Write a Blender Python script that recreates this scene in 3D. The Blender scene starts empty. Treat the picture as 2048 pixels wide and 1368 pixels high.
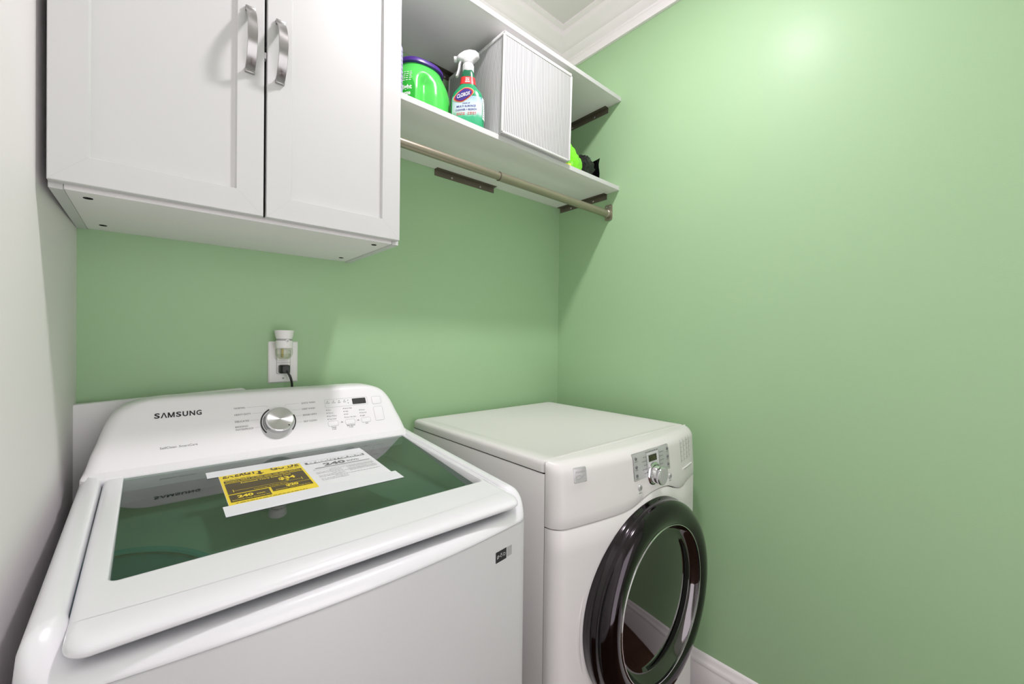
import bpy, bmesh, math, random
from mathutils import Vector, Matrix, noise
random.seed(7)
SC = bpy.context.scene
COL = SC.collection
R = math.radians
PI = math.pi

# ------------------------------------------------------------------ camera, world, lights, exposure
cam_d = bpy.data.cameras.new('camera'); cam = bpy.data.objects.new('camera', cam_d); COL.objects.link(cam)
cam_d.sensor_width = 36; cam_d.lens = 825.48 * 36 / 2048; cam_d.clip_start = 0.02
yaw, pitch, roll = R(41.1416), R(0.443), R(0.6722)
fw = Vector((math.sin(yaw) * math.cos(pitch), math.cos(yaw) * math.cos(pitch), -math.sin(pitch)))
rt = Vector((math.cos(yaw), -math.sin(yaw), 0)); upv = rt.cross(fw)
r2 = math.cos(roll) * rt + math.sin(roll) * upv; u2 = -math.sin(roll) * rt + math.cos(roll) * upv
m = Matrix((r2, u2, -fw)).transposed().to_4x4(); m.translation = (-1.4707, -1.3484, 1.2619)
cam.matrix_world = m
SC.camera = cam

SC.view_settings.view_transform = 'Standard'; SC.view_settings.look = 'None'
SC.view_settings.gamma = 1; SC.view_settings.use_curve_mapping = False
SC.view_settings.exposure = 0.0

w = bpy.data.worlds.new('world'); SC.world = w; w.use_nodes = True
w.node_tree.nodes['Background'].inputs[0].default_value = (1.0, 0.945, 0.985, 1)
w.node_tree.nodes['Background'].inputs[1].default_value = 2.75     # even fill light, added to lift the shade, entering by the doorway

def lamp(name, typ, loc, power, size, color=(1, 1, 1), direction=(0, 0, -1)):
    d = bpy.data.lights.new(name, typ); d.energy = power; d.color = color
    if typ == 'AREA': d.shape = 'DISK'; d.size = size
    else: d.shadow_soft_size = size
    o = bpy.data.objects.new(name, d); COL.objects.link(o); o.location = loc
    o.rotation_euler = Vector(direction).to_track_quat('-Z', 'Y').to_euler()
    return o
LX, LY, LZ = -0.75, -0.79, 2.615
lamp('ceiling_bulb', 'AREA', (LX, LY, LZ), 12.4, 0.12, (1.0, 0.94, 0.985))
lamp('ceiling_bulb_glow', 'POINT', (LX, LY, LZ + 0.01), 7.4, 0.06, (1.0, 0.94, 0.985))

# ------------------------------------------------------------------ materials
def lin(c): 
    c = c / 255
    return c / 12.92 if c <= 0.04045 else ((c + 0.055) / 1.055) ** 2.4
def srgb(r, g, b): return (lin(r), lin(g), lin(b), 1)
def mat(name, color, rough=0.5, metal=0.0, spec=0.5, coat=0.0, bump=None, vary=None, aniso=0):
    m = bpy.data.materials.new(name); m.use_nodes = True
    nt = m.node_tree; b = nt.nodes['Principled BSDF']
    b.inputs['Base Color'].default_value = color if len(color) == 4 else (*color, 1)
    b.inputs['Roughness'].default_value = rough; b.inputs['Metallic'].default_value = metal
    b.inputs['Specular IOR Level'].default_value = spec
    b.inputs['Coat Weight'].default_value = coat; b.inputs['Coat Roughness'].default_value = 0.08
    if aniso: b.inputs['Anisotropic'].default_value = aniso
    if bump or vary:
        tc = nt.nodes.new('ShaderNodeTexCoord')
    if bump:
        sc, st, dist = bump
        n = nt.nodes.new('ShaderNodeTexNoise'); n.inputs['Scale'].default_value = sc; n.inputs['Detail'].default_value = 3
        nt.links.new(tc.outputs['Object'], n.inputs['Vector'])
        bp = nt.nodes.new('ShaderNodeBump'); bp.inputs['Strength'].default_value = st; bp.inputs['Distance'].default_value = dist
        nt.links.new(n.outputs['Fac'], bp.inputs['Height']); nt.links.new(bp.outputs['Normal'], b.inputs['Normal'])
    if vary:
        sc, amt = vary
        n = nt.nodes.new('ShaderNodeTexNoise'); n.inputs['Scale'].default_value = sc; n.inputs['Detail'].default_value = 4
        nt.links.new(tc.outputs['Object'], n.inputs['Vector'])
        hs = nt.nodes.new('ShaderNodeHueSaturation'); hs.inputs['Color'].default_value = b.inputs['Base Color'].default_value
        mr = nt.nodes.new('ShaderNodeMapRange'); mr.inputs['To Min'].default_value = 1 - amt; mr.inputs['To Max'].default_value = 1 + amt
        nt.links.new(n.outputs['Fac'], mr.inputs['Value']); nt.links.new(mr.outputs['Result'], hs.inputs['Value'])
        nt.links.new(hs.outputs['Color'], b.inputs['Base Color'])
    return m
M = {}
M['green'] = mat('green_satin_paint', (0.362, 0.562, 0.315), 0.58, 0, 0.6, coat=0.10, bump=(260, 0.25, 0.0006), vary=(3, 0.02))
M['green'].node_tree.nodes['Principled BSDF'].inputs['Coat Roughness'].default_value = 0.28
M['white_wall'] = mat('white_wall_paint', (0.86, 0.825, 0.83), 0.6, bump=(260, 0.2, 0.0005), vary=(3, 0.015))
M['ceiling'] = mat('ceiling_paint', (0.80, 0.77, 0.765), 0.85, bump=(200, 0.2, 0.0006))
M['trim'] = mat('white_trim_paint', (0.90, 0.86, 0.87), 0.35, vary=(4, 0.01))
M['caulk'] = mat('paint_line', (0.72, 0.76, 0.62), 0.6)
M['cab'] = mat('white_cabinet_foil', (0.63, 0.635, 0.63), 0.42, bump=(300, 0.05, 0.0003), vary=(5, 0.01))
M['cab_underside'] = mat('cabinet_white_brightened', (0.88, 0.86, 0.86), 0.5, vary=(6, 0.01))  # cabinet white raised in colour to brighten the shaded underside
M['shelf'] = mat('white_shelf_laminate', (0.88, 0.86, 0.85), 0.5, vary=(6, 0.02))
M['dark'] = mat('dark_gap', (0.008, 0.008, 0.008), 0.8, 0, 0.1)
M['nickel'] = mat('brushed_nickel', (0.42, 0.415, 0.41), 0.3, 1.0, aniso=0.5)
M['knobface'] = mat('turned_metal', (0.62, 0.62, 0.61), 0.27, 1.0, aniso=0.9)
_nt = M['knobface'].node_tree; _tg = _nt.nodes.new('ShaderNodeTangent'); _tg.direction_type = 'RADIAL'; _tg.axis = 'Y'
_nt.links.new(_tg.outputs[0], _nt.nodes['Principled BSDF'].inputs['Tangent'])
M['chrome'] = mat('polished_chrome', (0.75, 0.75, 0.77), 0.1, 1.0)
M['bronze'] = mat('bronze_bracket_metal', (0.15, 0.128, 0.098), 0.42, 0.3, vary=(20, 0.1))
M['rod'] = mat('champagne_rod_metal', (0.36, 0.315, 0.25), 0.36, 0.7, vary=(10, 0.05))
M['screw'] = mat('zinc_screw', (0.7, 0.7, 0.7), 0.3, 0.9)
M['washbody'] = mat('washer_painted_steel_dimmed', (0.60, 0.60, 0.61), 0.35, 0, 0.5, vary=(4, 0.008))  # darker than the lid: the front's weaker light is put into the colour
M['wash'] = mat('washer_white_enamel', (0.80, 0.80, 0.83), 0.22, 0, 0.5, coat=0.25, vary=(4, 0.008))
M['wash2'] = mat('washer_white_plastic_brightened', (0.93, 0.915, 0.945), 0.3, 0, 0.5, vary=(4, 0.008))  # whiter than the lid, to offset the cabinet's shadow on the console
M['recess'] = mat('pale_grey_plastic_and_shade', (0.62, 0.62, 0.63), 0.25)  # grey plastic; also paints the shading of the dial bowl
M['dry'] = mat('dryer_warm_white_enamel', (0.755, 0.738, 0.725), 0.32, 0, 0.25, coat=0.0, vary=(4, 0.012))
M['ink'] = mat('black_ink', (0.02, 0.02, 0.025), 0.4)
M['inkgrey'] = mat('grey_ink', (0.16, 0.16, 0.17), 0.5)
M['inklight'] = mat('light_grey_ink', (0.42, 0.42, 0.43), 0.5)
M['black'] = mat('black_plastic', (0.015, 0.015, 0.016), 0.4)
M['smoke'] = mat('smoked_chrome_rim', (0.036, 0.030, 0.035), 0.09, 1.0, coat=0.4)
M['smokeglass'] = mat('smoked_door_glass', (0.125, 0.118, 0.120), 0.035, 1.0, coat=0.2)
M['silver'] = mat('silver_plastic', (0.52, 0.52, 0.52), 0.35, 0.25)
M['lcd'] = mat('dark_display', (0.03, 0.028, 0.012), 0.15)
M['tub'] = mat('washer_tub_grey', (0.50, 0.51, 0.51), 0.4)
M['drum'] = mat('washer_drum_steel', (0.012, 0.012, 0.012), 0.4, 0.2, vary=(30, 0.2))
M['teal'] = mat('teal_plastic', (0.02, 0.17, 0.26), 0.35)
M['tealrim'] = mat('light_teal_plastic', (0.10, 0.42, 0.50), 0.35)
M['paper'] = mat('white_paper', (0.80, 0.80, 0.83), 0.5)
M['tape'] = mat('glossy_white_tape', (0.80, 0.80, 0.85), 0.25)
M['yellow'] = mat('yellow_print', (0.88, 0.68, 0.045), 0.45)
M['brown'] = mat('brown_print', (0.085, 0.06, 0.025), 0.45)
M['plate'] = mat('white_outlet_plastic', (0.90, 0.88, 0.88), 0.3)
M['tubgreen'] = mat('bright_green_tub', (0.075, 0.56, 0.085), 0.25, coat=0.15)
M['tublabel'] = mat('deep_green_label', (0.01, 0.38, 0.02), 0.3)
M['purple'] = mat('purple_lid', (0.06, 0.018, 0.22), 0.35)
M['lilac'] = mat('lilac_canister', (0.42, 0.40, 0.60), 0.4)
M['inkwhite'] = mat('white_ink', (0.9, 0.9, 0.9), 0.5)
M['sprayw'] = mat('white_spray_plastic', (0.66, 0.66, 0.66), 0.3)
M['sprayg'] = mat('green_bottle_plastic', (0.015, 0.29, 0.12), 0.2, coat=0.3)
M['sprayd'] = mat('dark_green_neck', (0.01, 0.13, 0.06), 0.25)
M['red'] = mat('red_band', (0.72, 0.03, 0.03), 0.4)
M['navy'] = mat('navy_logo', (0.045, 0.03, 0.22), 0.4)
M['logored'] = mat('logo_red_rim', (0.5, 0.03, 0.06), 0.4)
M['logoyellow'] = mat('logo_yellow_rim', (0.75, 0.6, 0.2), 0.4)
M['greybag'] = mat('grey_trim', (0.55, 0.55, 0.55), 0.5)
M['bin_trim'] = mat('white_binding', (0.68, 0.68, 0.67), 0.7)
M['baggreen'] = mat('green_film_bag', (0.20, 0.75, 0.02), 0.12, coat=0.5)
M['bagyellow'] = mat('yellow_film', (0.85, 0.85, 0.12), 0.3)
M['bagblack'] = mat('black_film_bag', (0.004, 0.004, 0.005), 0.12, coat=0.2)
M['panel'] = mat('white_sheet_panel', (0.90, 0.89, 0.90), 0.4)
M['wood'] = mat('brown_wood_plank', (0.10, 0.052, 0.036), 0.7, 0, 0.05, vary=(7, 0.35))
M['oil'] = mat('amber_oil', (0.75, 0.6, 0.25), 0.2)

def glassy(name, tint, ior, gloss_rough=0.01):
    m = bpy.data.materials.new(name); m.use_nodes = True; nt = m.node_tree
    out = nt.nodes['Material Output']; nt.nodes.remove(nt.nodes['Principled BSDF'])
    t = nt.nodes.new('ShaderNodeBsdfTransparent'); t.inputs[0].default_value = (*tint, 1)
    g = nt.nodes.new('ShaderNodeBsdfGlossy'); g.inputs['Roughness'].default_value = gloss_rough
    g.inputs['Color'].default_value = (0.95, 0.95, 0.95, 1)
    f = nt.nodes.new('ShaderNodeFresnel'); f.inputs['IOR'].default_value = ior
    mx = nt.nodes.new('ShaderNodeMixShader')
    ge = nt.nodes.new('ShaderNodeNewGeometry'); iv = nt.nodes.new('ShaderNodeMath'); iv.operation = 'SUBTRACT'; iv.inputs[0].default_value = 1
    ml = nt.nodes.new('ShaderNodeMath'); ml.operation = 'MULTIPLY'
    nt.links.new(ge.outputs['Backfacing'], iv.inputs[1]); nt.links.new(f.outputs[0], ml.inputs[0]); nt.links.new(iv.outputs[0], ml.inputs[1])
    nt.links.new(ml.outputs[0], mx.inputs[0]); nt.links.new(t.outputs[0], mx.inputs[1]); nt.links.new(g.outputs[0], mx.inputs[2])
    nt.links.new(mx.outputs[0], out.inputs[0]); return m
M['lidglass'] = glassy('tinted_lid_glass', (0.53, 0.65, 0.585), 2.2)
M['vial'] = glassy('clear_vial_glass', (0.86, 0.88, 0.82), 1.5)

def striped(name, c1, c2, freq):
    m = mat(name, c1, 0.75); nt = m.node_tree; b = nt.nodes['Principled BSDF']
    tc = nt.nodes.new('ShaderNodeTexCoord'); sp = nt.nodes.new('ShaderNodeSeparateXYZ')
    nt.links.new(tc.outputs['Object'], sp.inputs[0])
    ad = nt.nodes.new('ShaderNodeMath'); ad.operation = 'ADD'
    nt.links.new(sp.outputs[0], ad.inputs[0]); nt.links.new(sp.outputs[1], ad.inputs[1])
    mu = nt.nodes.new('ShaderNodeMath'); mu.operation = 'MULTIPLY'; mu.inputs[1].default_value = freq
    fr = nt.nodes.new('ShaderNodeMath'); fr.operation = 'FRACT'
    gt = nt.nodes.new('ShaderNodeMath'); gt.operation = 'GREATER_THAN'; gt.inputs[1].default_value = 0.68
    mx = nt.nodes.new('ShaderNodeMix'); mx.data_type = 'RGBA'
    mx.inputs[6].default_value = (*c1, 1); mx.inputs[7].default_value = (*c2, 1)
    nt.links.new(ad.outputs[0], mu.inputs[0]); nt.links.new(mu.outputs[0], fr.inputs[0]); nt.links.new(fr.outputs[0], gt.inputs[0])
    nt.links.new(gt.outputs[0], mx.inputs[0]); nt.links.new(mx.outputs[2], b.inputs['Base Color'])
    return m
M['stripe'] = striped('grey_striped_fabric', (0.60, 0.60, 0.60), (0.20, 0.20, 0.205), 135)

def gradient_label(name):
    m = mat(name, (1, 1, 1), 0.35); nt = m.node_tree; b = nt.nodes['Principled BSDF']
    tc = nt.nodes.new('ShaderNodeTexCoord'); sp = nt.nodes.new('ShaderNodeSeparateXYZ')
    nt.links.new(tc.outputs['Object'], sp.inputs[0])
    mr = nt.nodes.new('ShaderNodeMapRange'); mr.inputs['From Min'].default_value = 0.02; mr.inputs['From Max'].default_value = 0.125
    n = nt.nodes.new('ShaderNodeTexNoise'); n.inputs['Scale'].default_value = 90
    nt.links.new(tc.outputs['Object'], n.inputs['Vector'])
    ma = nt.nodes.new('ShaderNodeMath'); ma.operation = 'MULTIPLY_ADD'; ma.inputs[1].default_value = 0.012
    nt.links.new(n.outputs['Fac'], ma.inputs[0]); nt.links.new(sp.outputs[2], ma.inputs[2])
    nt.links.new(ma.outputs[0], mr.inputs['Value'])
    cr = nt.nodes.new('ShaderNodeValToRGB'); e = cr.color_ramp.elements
    e[0].position = 0.0; e[0].color = (0.02, 0.33, 0.14, 1); e[1].position = 1.0; e[1].color = (0.08, 0.24, 0.55, 1)
    for p, c in ((0.22, (0.05, 0.40, 0.2, 1)), (0.36, (0.55, 0.64, 0.66, 1)), (0.62, (0.50, 0.62, 0.70, 1)), (0.85, (0.16, 0.34, 0.66, 1))):
        x = e.new(p); x.color = c
    nt.links.new(mr.outputs[0], cr.inputs[0]); nt.links.new(cr.outputs[0], b.inputs['Base Color'])
    return m
M['spraylabel'] = gradient_label('spray_label_print')

# ------------------------------------------------------------------ helpers
def woff(o):
    v = Vector((0, 0, 0))
    while o: v += o.location; o = o.parent
    return v
def obj(name, bm, material, parent=None, local=False, smooth=35, kind=None):
    """links ONE mesh object; the mesh is given in world coordinates unless local"""
    bmesh.ops.recalc_face_normals(bm, faces=bm.faces)
    me = bpy.data.meshes.new(name); bm.to_mesh(me); bm.free()
    if parent is not None and not local: me.transform(Matrix.Translation(-woff(parent)))
    me.materials.append(material)
    if smooth:
        for p in me.polygons: p.use_smooth = True
        me.set_sharp_from_angle(angle=R(smooth))
    o = bpy.data.objects.new(name, me); COL.objects.link(o)
    if parent is not None: o.parent = parent
    if kind: o['kind'] = kind
    return o
def thing(name, label, cat, loc=(0, 0, 0), rot=(0, 0, 0), group=None):
    o = bpy.data.objects.new(name, None); COL.objects.link(o); o.location = loc; o.rotation_euler = rot
    o.empty_display_size = 0.05; o['label'] = label; o['category'] = cat
    if group: o['group'] = group
    return o
def B(): return bmesh.new()
def box(bm, x0, x1, y0, y1, z0, z1, bev=0, seg=2):
    t = bmesh.new()
    mt = Matrix.Translation(((x0 + x1) / 2, (y0 + y1) / 2, (z0 + z1) / 2)) @ Matrix.Diagonal((x1 - x0, y1 - y0, z1 - z0, 1))
    bmesh.ops.create_cube(t, size=1, matrix=mt)
    if bev: bmesh.ops.bevel(t, geom=t.edges[:], offset=bev, segments=seg, profile=0.5, affect='EDGES')
    join(bm, t); return bm
def join(bm, t):
    me = bpy.data.meshes.new('tmp'); t.to_mesh(me); t.free(); bm.from_mesh(me); bpy.data.meshes.remove(me)
def bx(*a, **k): return box(B(), *a, **k)
def loft(bm, rings, closed=True, cap0=False, cap1=False):
    vs = [[bm.verts.new(p) for p in r] for r in rings]; n = len(rings[0])
    for a, b in zip(vs, vs[1:]):
        for i in range(n if closed else n - 1):
            j = (i + 1) % n
            try: bm.faces.new((a[i], a[j], b[j], b[i]))
            except ValueError: pass
    if cap0: bm.faces.new(vs[0][::-1])
    if cap1: bm.faces.new(vs[-1])
    return bm
def lathe(bm, prof, origin, axis='z', n=48, cap=True):
    """prof: (r, h) pairs along axis; axis z, y(-y is +h) or a matrix"""
    o = Vector(origin)
    if axis == 'z': ax, ay, az = Vector((1, 0, 0)), Vector((0, 1, 0)), Vector((0, 0, 1))
    elif axis == 'y': ax, ay, az = Vector((1, 0, 0)), Vector((0, 0, 1)), Vector((0, -1, 0))
    elif axis == 'x': ax, ay, az = Vector((0, 1, 0)), Vector((0, 0, 1)), Vector((1, 0, 0))
    else: ax, ay, az = axis
    rings = [[o + ax * (r * math.cos(2 * PI * i / n)) + ay * (r * math.sin(2 * PI * i / n)) + az * h for i in range(n)] for r, h in prof]
    return loft(bm, rings, True, cap and prof[0][0] > 0, cap and prof[-1][0] > 0)
def rrect(x0, x1, y0, y1, r, n=6):
    pts = []
    for cx, cy, a0 in ((x1 - r, y1 - r, 0), (x0 + r, y1 - r, 90), (x0 + r, y0 + r, 180), (x1 - r, y0 + r, 270)):
        for k in range(n + 1):
            a = R(a0 + 90 * k / n); pts.append((cx + r * math.cos(a), cy + r * math.sin(a)))
    return pts
def tube(bm, pts, r, n=12, cap=True):
    pts = [Vector(p) for p in pts]; rings = []; prev = None
    for i, p in enumerate(pts):
        d = (pts[min(i + 1, len(pts) - 1)] - pts[max(i - 1, 0)]).normalized()
        a = d.orthogonal().normalized() if prev is None else (prev - d * prev.dot(d)).normalized()
        prev = a; b = d.cross(a); rr = r[i] if isinstance(r, (list, tuple)) else r
        rings.append([p + a * (rr * math.cos(2 * PI * k / n)) + b * (rr * math.sin(2 * PI * k / n)) for k in range(n)])
    return loft(bm, rings, True, cap, cap)
def spline(pts, n=8):
    pts = [Vector(p) for p in pts]; out = []
    for i in range(len(pts) - 1):
        p0, p1, p2, p3 = pts[max(i - 1, 0)], pts[i], pts[i + 1], pts[min(i + 2, len(pts) - 1)]
        for k in range(n):
            t = k / n
            out.append(0.5 * ((2 * p1) + (p2 - p0) * t + (2 * p0 - 5 * p1 + 4 * p2 - p3) * t * t + (3 * p1 - p0 - 3 * p2 + p3) * t ** 3))
    out.append(pts[-1]); return out
# flat printing: everything is laid through a map (u, v) -> point on the printed surface
def plane_map(o, xd, yd, lift=0.0004):
    o = Vector(o); xd = Vector(xd).normalized(); yd = Vector(yd).normalized(); n = xd.cross(yd)
    return lambda u, v: o + xd * u + yd * v + n * lift
def p_poly(bm, mp, pts):
    vs = [bm.verts.new(mp(*p)) for p in pts]
    bm.faces.new(vs); return bm
def p_rect(bm, mp, u0, u1, v0, v1, nu=1, nv=1):
    g = [[bm.verts.new(mp(u0 + (u1 - u0) * i / nu, v0 + (v1 - v0) * j / nv)) for i in range(nu + 1)] for j in range(nv + 1)]
    for j in range(nv):
        for i in range(nu): bm.faces.new((g[j][i], g[j][i + 1], g[j + 1][i + 1], g[j + 1][i]))
    return bm
def p_line(bm, mp, a, b, t):
    a = Vector(a); b = Vector(b); d = (b - a).normalized() * t / 2; n = Vector((-d.y, d.x))
    return p_poly(bm, mp, [a - n, b - n, b + n, a + n])
def p_frame(bm, mp, u0, u1, v0, v1, t, r=0.002):
    o = rrect(u0, u1, v0, v1, r, 3); i = rrect(u0 + t, u1 - t, v0 + t, v1 - t, max(r - t, 0.0003), 3)
    loft(bm, [[mp(*p) for p in o], [mp(*p) for p in i]]); return bm
def p_disc(bm, mp, u, v, r, n=10):
    return p_poly(bm, mp, [(u + r * math.cos(2 * PI * k / n), v + r * math.sin(2 * PI * k / n)) for k in range(n)])
def p_arc(bm, mp, u, v, r0, r1, a0, a1, n=20):
    A = [(R(a0 + (a1 - a0) * k / n)) for k in range(n + 1)]
    loft(bm, [[mp(u + r * math.cos(a), v + r * math.sin(a)) for a in A] for r in (r0, r1)], closed=False); return bm
def p_text(bm, mp, s, u, v, size, align='LEFT', bold=0.0, width=None, sx=1.0):
    cu = bpy.data.curves.new('print', 'FONT'); cu.body = s; cu.size = 1.0; cu.align_x = align; cu.offset = bold
    cu.resolution_u = 3; cu.fill_mode = 'FRONT'
    o = bpy.data.objects.new('print', cu); COL.objects.link(o)
    dg = bpy.context.evaluated_depsgraph_get(); me = bpy.data.meshes.new_from_object(o.evaluated_get(dg))
    xs = [q.co.x for q in me.vertices] or [0, 1]
    if width: sx = width / ((max(xs) - min(xs)) * size)
    off = len(bm.verts)
    vs = [bm.verts.new(mp(u + q.co.x * size * sx, v + q.co.y * size)) for q in me.vertices]
    for p in me.polygons:
        try: bm.faces.new([vs[i] for i in p.vertices])
        except ValueError: pass
    bpy.data.objects.remove(o); bpy.data.curves.remove(cu); bpy.data.meshes.remove(me)
    return bm
def squiggle(bm, mp, u, v, width, size, seed=0):
    """unreadably small print: rows of short word-like dashes"""
    rn = random.Random(seed); x = u
    while x < u + width:
        l = min(size * rn.uniform(0.9, 3.0), u + width - x)
        if l > size * 0.2: p_rect(bm, mp, x, x + l, v, v + size * 0.55)
        x += l + size * 0.6
    return bm
def struct(name, bm, material, parent=None, smooth=35):
    o = obj(name, bm, material, parent, smooth=smooth)
    if parent is None: o['kind'] = 'structure'
    return o

# ------------------------------------------------------------------ the room
XL, YF, ZC = -1.5985, -2.25, 2.65
struct('wall_back', bx(XL - 0.1, 0.1, 0, 0.1, 0, ZC), M['green'])
struct('wall_right', bx(0, 0.1, YF - 0.1, 0, 0, ZC), M['green'])
SLW = 0.0315      # the left wall runs slightly out of square
def xl(y): return XL + SLW * y
struct('wall_left', loft(B(), [[(XL - .2, 0, z), (XL, 0, z), (xl(YF - .1), YF - .1, z), (XL - .2, YF - .1, z)] for z in (0, ZC)], True, True, True), M['white_wall'])
b = bx(XL - .1, -1.50, YF - 0.1, YF, 0, ZC); box(b, -0.62, 0, YF - 0.1, YF, 0, ZC); box(b, -1.50, -0.62, YF - 0.1, YF, 2.05, ZC)
struct('wall_front', b, M['white_wall'])
struct('ceiling', bx(XL - 0.2, 0.1, YF - 0.1, 0.1, ZC, ZC + 0.08), M['ceiling'])
fl = struct('floor', bx(XL - 0.2, 0.1, YF - 0.1, 0.1, -0.06, -0.012), M['dark'])
k = 0; x = XL - .08
while x < 0:
    x1 = min(x + 0.127, 0.0); y = YF - 0.1 - (k * 0.37) % 0.9
    while y < 0:
        y0 = max(y, YF - 0.1); y1 = min(y + 1.2, 0.0)
        if y1 - y0 > 0.02: obj('plank', bx(x + 0.001, x1 - 0.001, y0 + 0.001, y1 - 0.001, -0.012, 0, bev=0.0015, seg=1), M['wood'], fl, smooth=0)
        y += 1.2
    x = x1; k += 1
# crown moulding: (distance from wall, height)
CR = [(0, 2.522), (0.012, 2.522), (0.014, 2.548), (0.019, 2.552), (0.019, 2.560), (0.026, 2.565), (0.032, 2.572), (0.040, 2.579), (0.041, 2.584), (0.048, 2.587),
      (0.056, 2.594), (0.070, 2.606), (0.085, 2.616), (0.092, 2.624), (0.093, 2.636), (0.110, 2.642), (0.110, ZC)]
def run_trim(name, prof, p0, p1, inward, mit0, mit1, material):
    p0, p1, q = Vector(p0), Vector(p1), Vector(inward); d = (p1 - p0).normalized()
    a = [p0 + q * s + d * (s * mit0) + Vector((0, 0, z)) for s, z in prof]
    c = [p1 + q * s - d * (s * mit1) + Vector((0, 0, z)) for s, z in prof]
    return struct(name, loft(B(), [a, c], closed=False), material, smooth=50)
run_trim('trim_1', CR, (XL, 0, 0), (0, 0, 0), (0, -1, 0), 1, 1, M['trim'])
run_trim('trim_2', CR, (0, 0, 0), (0, YF, 0), (-1, 0, 0), 1, 1, M['trim'])
run_trim('trim_3', CR, (xl(YF), YF, 0), (XL, 0, 0), (1, 0, 0), 1, 1, M['trim'])
run_trim('trim_4', CR, (0, YF, 0), (xl(YF), YF, 0), (0, 1, 0), 1, 1, M['trim'])
BS = [(0.016, 0.0), (0.016, 0.118), (0.0145, 0.122), (0.0145, 0.126), (0.016, 0.13), (0.012, 0.14), (0.0075, 0.147), (0.0065, 0.155), (0.004, 0.162), (0, 0.165)]
run_trim('baseboard_right', BS, (0, 0, 0), (0, YF, 0), (-1, 0, 0), 1, 1, M['trim'])
run_trim('baseboard_back', BS, (XL, 0, 0), (0, 0, 0), (0, -1, 0), 1, 1, M['trim'])
run_trim('baseboard_left', BS, (xl(YF), YF, 0), (XL, 0, 0), (1, 0, 0), 1, 1, M['trim'])
run_trim('baseboard_front', BS, (0, YF, 0), (-0.62, YF, 0), (0, 1, 0), 1, 0, M['trim'])
# door casing in the wall behind the camera
b = bx(-1.57, -1.50, YF, YF + 0.018, 0, 2.12, bev=0.004); box(b, -0.62, -0.55, YF, YF + 0.018, 0, 2.12, bev=0.004); box(b, -1.50, -0.62, YF, YF + 0.018, 2.05, 2.12, bev=0.004)
struct('trim_5', b, M['trim'])
# ceiling fixture above the bulb
t = thing('ceiling_light', 'small white round light fitting flush on the grey ceiling', 'ceiling light', (LX, LY, ZC))
obj('fitting_base', lathe(B(), [(0.075, 0), (0.075, -0.006), (0.05, -0.012), (0.03, -0.014), (0.0, -0.014)], (LX, LY, ZC)), M['trim'], t)

# ------------------------------------------------------------------ wall cabinet
CX0, CX1, CB, CT = -1.5985, -0.9895, 1.4995, 2.262
cab = thing('wall_cabinet', 'white two-door wall cabinet with bow handles hung in the left corner above the washer', 'cabinet', (-1.294, -0.17, CB))
b = bx(CX0, CX0 + 0.017, -0.345, -0.001, CB, CT, bev=0.0008, seg=1); box(b, CX1 - 0.017, CX1, -0.345, -0.001, CB, CT, bev=0.0008, seg=1)
box(b, CX0 + 0.0175, CX1 - 0.0175, -0.345, -0.001, CT - 0.018, CT)
box(b, CX0 + 0.0175, CX1 - 0.0175, -0.012, -0.004, CB + 0.018, CT - 0.018)
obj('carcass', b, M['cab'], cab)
obj('bottom_panel', bx(CX0 + 0.0175, CX1 - 0.0175, -0.342, -0.001, CB + 0.002, CB + 0.018), M['cab_underside'], cab)
for hx, hy in ((-1.556, -0.303), (-1.552, -0.066), (-1.037, -0.303), (-1.039, -0.063)):
    obj('fixing_hole', lathe(B(), [(0.0065, 0), (0.0065, 0.0008), (0.0, 0.0008)], (hx, hy, CB + 0.0012), n=20), M['dark'], cab)
def shaker(x0, x1, hinge):
    z0, z1 = 1.5085, CT; f = 0.0465; y0, y1 = -0.365, -0.347
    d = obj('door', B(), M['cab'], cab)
    bm = B()
    # four mitred frame members with a bevelled inner edge, then the recessed panel
    O = [(x0, z0), (x1, z0), (x1, z1), (x0, z1)]; I = [(x0 + f, z0 + f), (x1 - f, z0 + f), (x1 - f, z1 - f), (x0 + f, z1 - f)]
    J = [(x0 + f + 0.0025, z0 + f + 0.0025), (x1 - f - 0.0025, z0 + f + 0.0025), (x1 - f - 0.0025, z1 - f - 0.0025), (x0 + f + 0.0025, z1 - f - 0.0025)]
    e = 0.0012
    O2 = [(x0 + e, z0 + e), (x1 - e, z0 + e), (x1 - e, z1 - e), (x0 + e, z1 - e)]
    loft(bm, [[(x, y1, z) for x, z in O], [(x, y0 + e, z) for x, z in O], [(x, y0, z) for x, z in O2], [(x, y0, z) for x, z in I], [(x, y0 + 0.007, z) for x, z in J]], True, True, True)
    bmesh.ops.recalc_face_normals(bm, faces=bm.faces); bm.to_mesh(d.data); bm.free(); d.data.transform(Matrix.Translation(-woff(cab)))
    # mitre joint lines
    for (ax, az), (cx, cz) in zip(O2, I):
        mp = plane_map((0, y0, 0), (1, 0, 0), (0, 0, 1), 0.0001)
        obj('mitre_joint', p_line(B(), mp, (ax, az), (cx, cz), 0.0005), M['greybag'], d, smooth=0)
    return d
dl = shaker(-1.5975, -1.2975, 'l'); dr = shaker(-1.2925, -0.9955, 'r')
obj('door_gap', bx(-1.2985, -1.2915, -0.349, -0.346, 1.512, CT), M['dark'], cab)
obj('catch', bx(-1.2968, -1.2932, -0.362, -0.3495, 1.836, 1.848), M['greybag'], cab)
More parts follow.
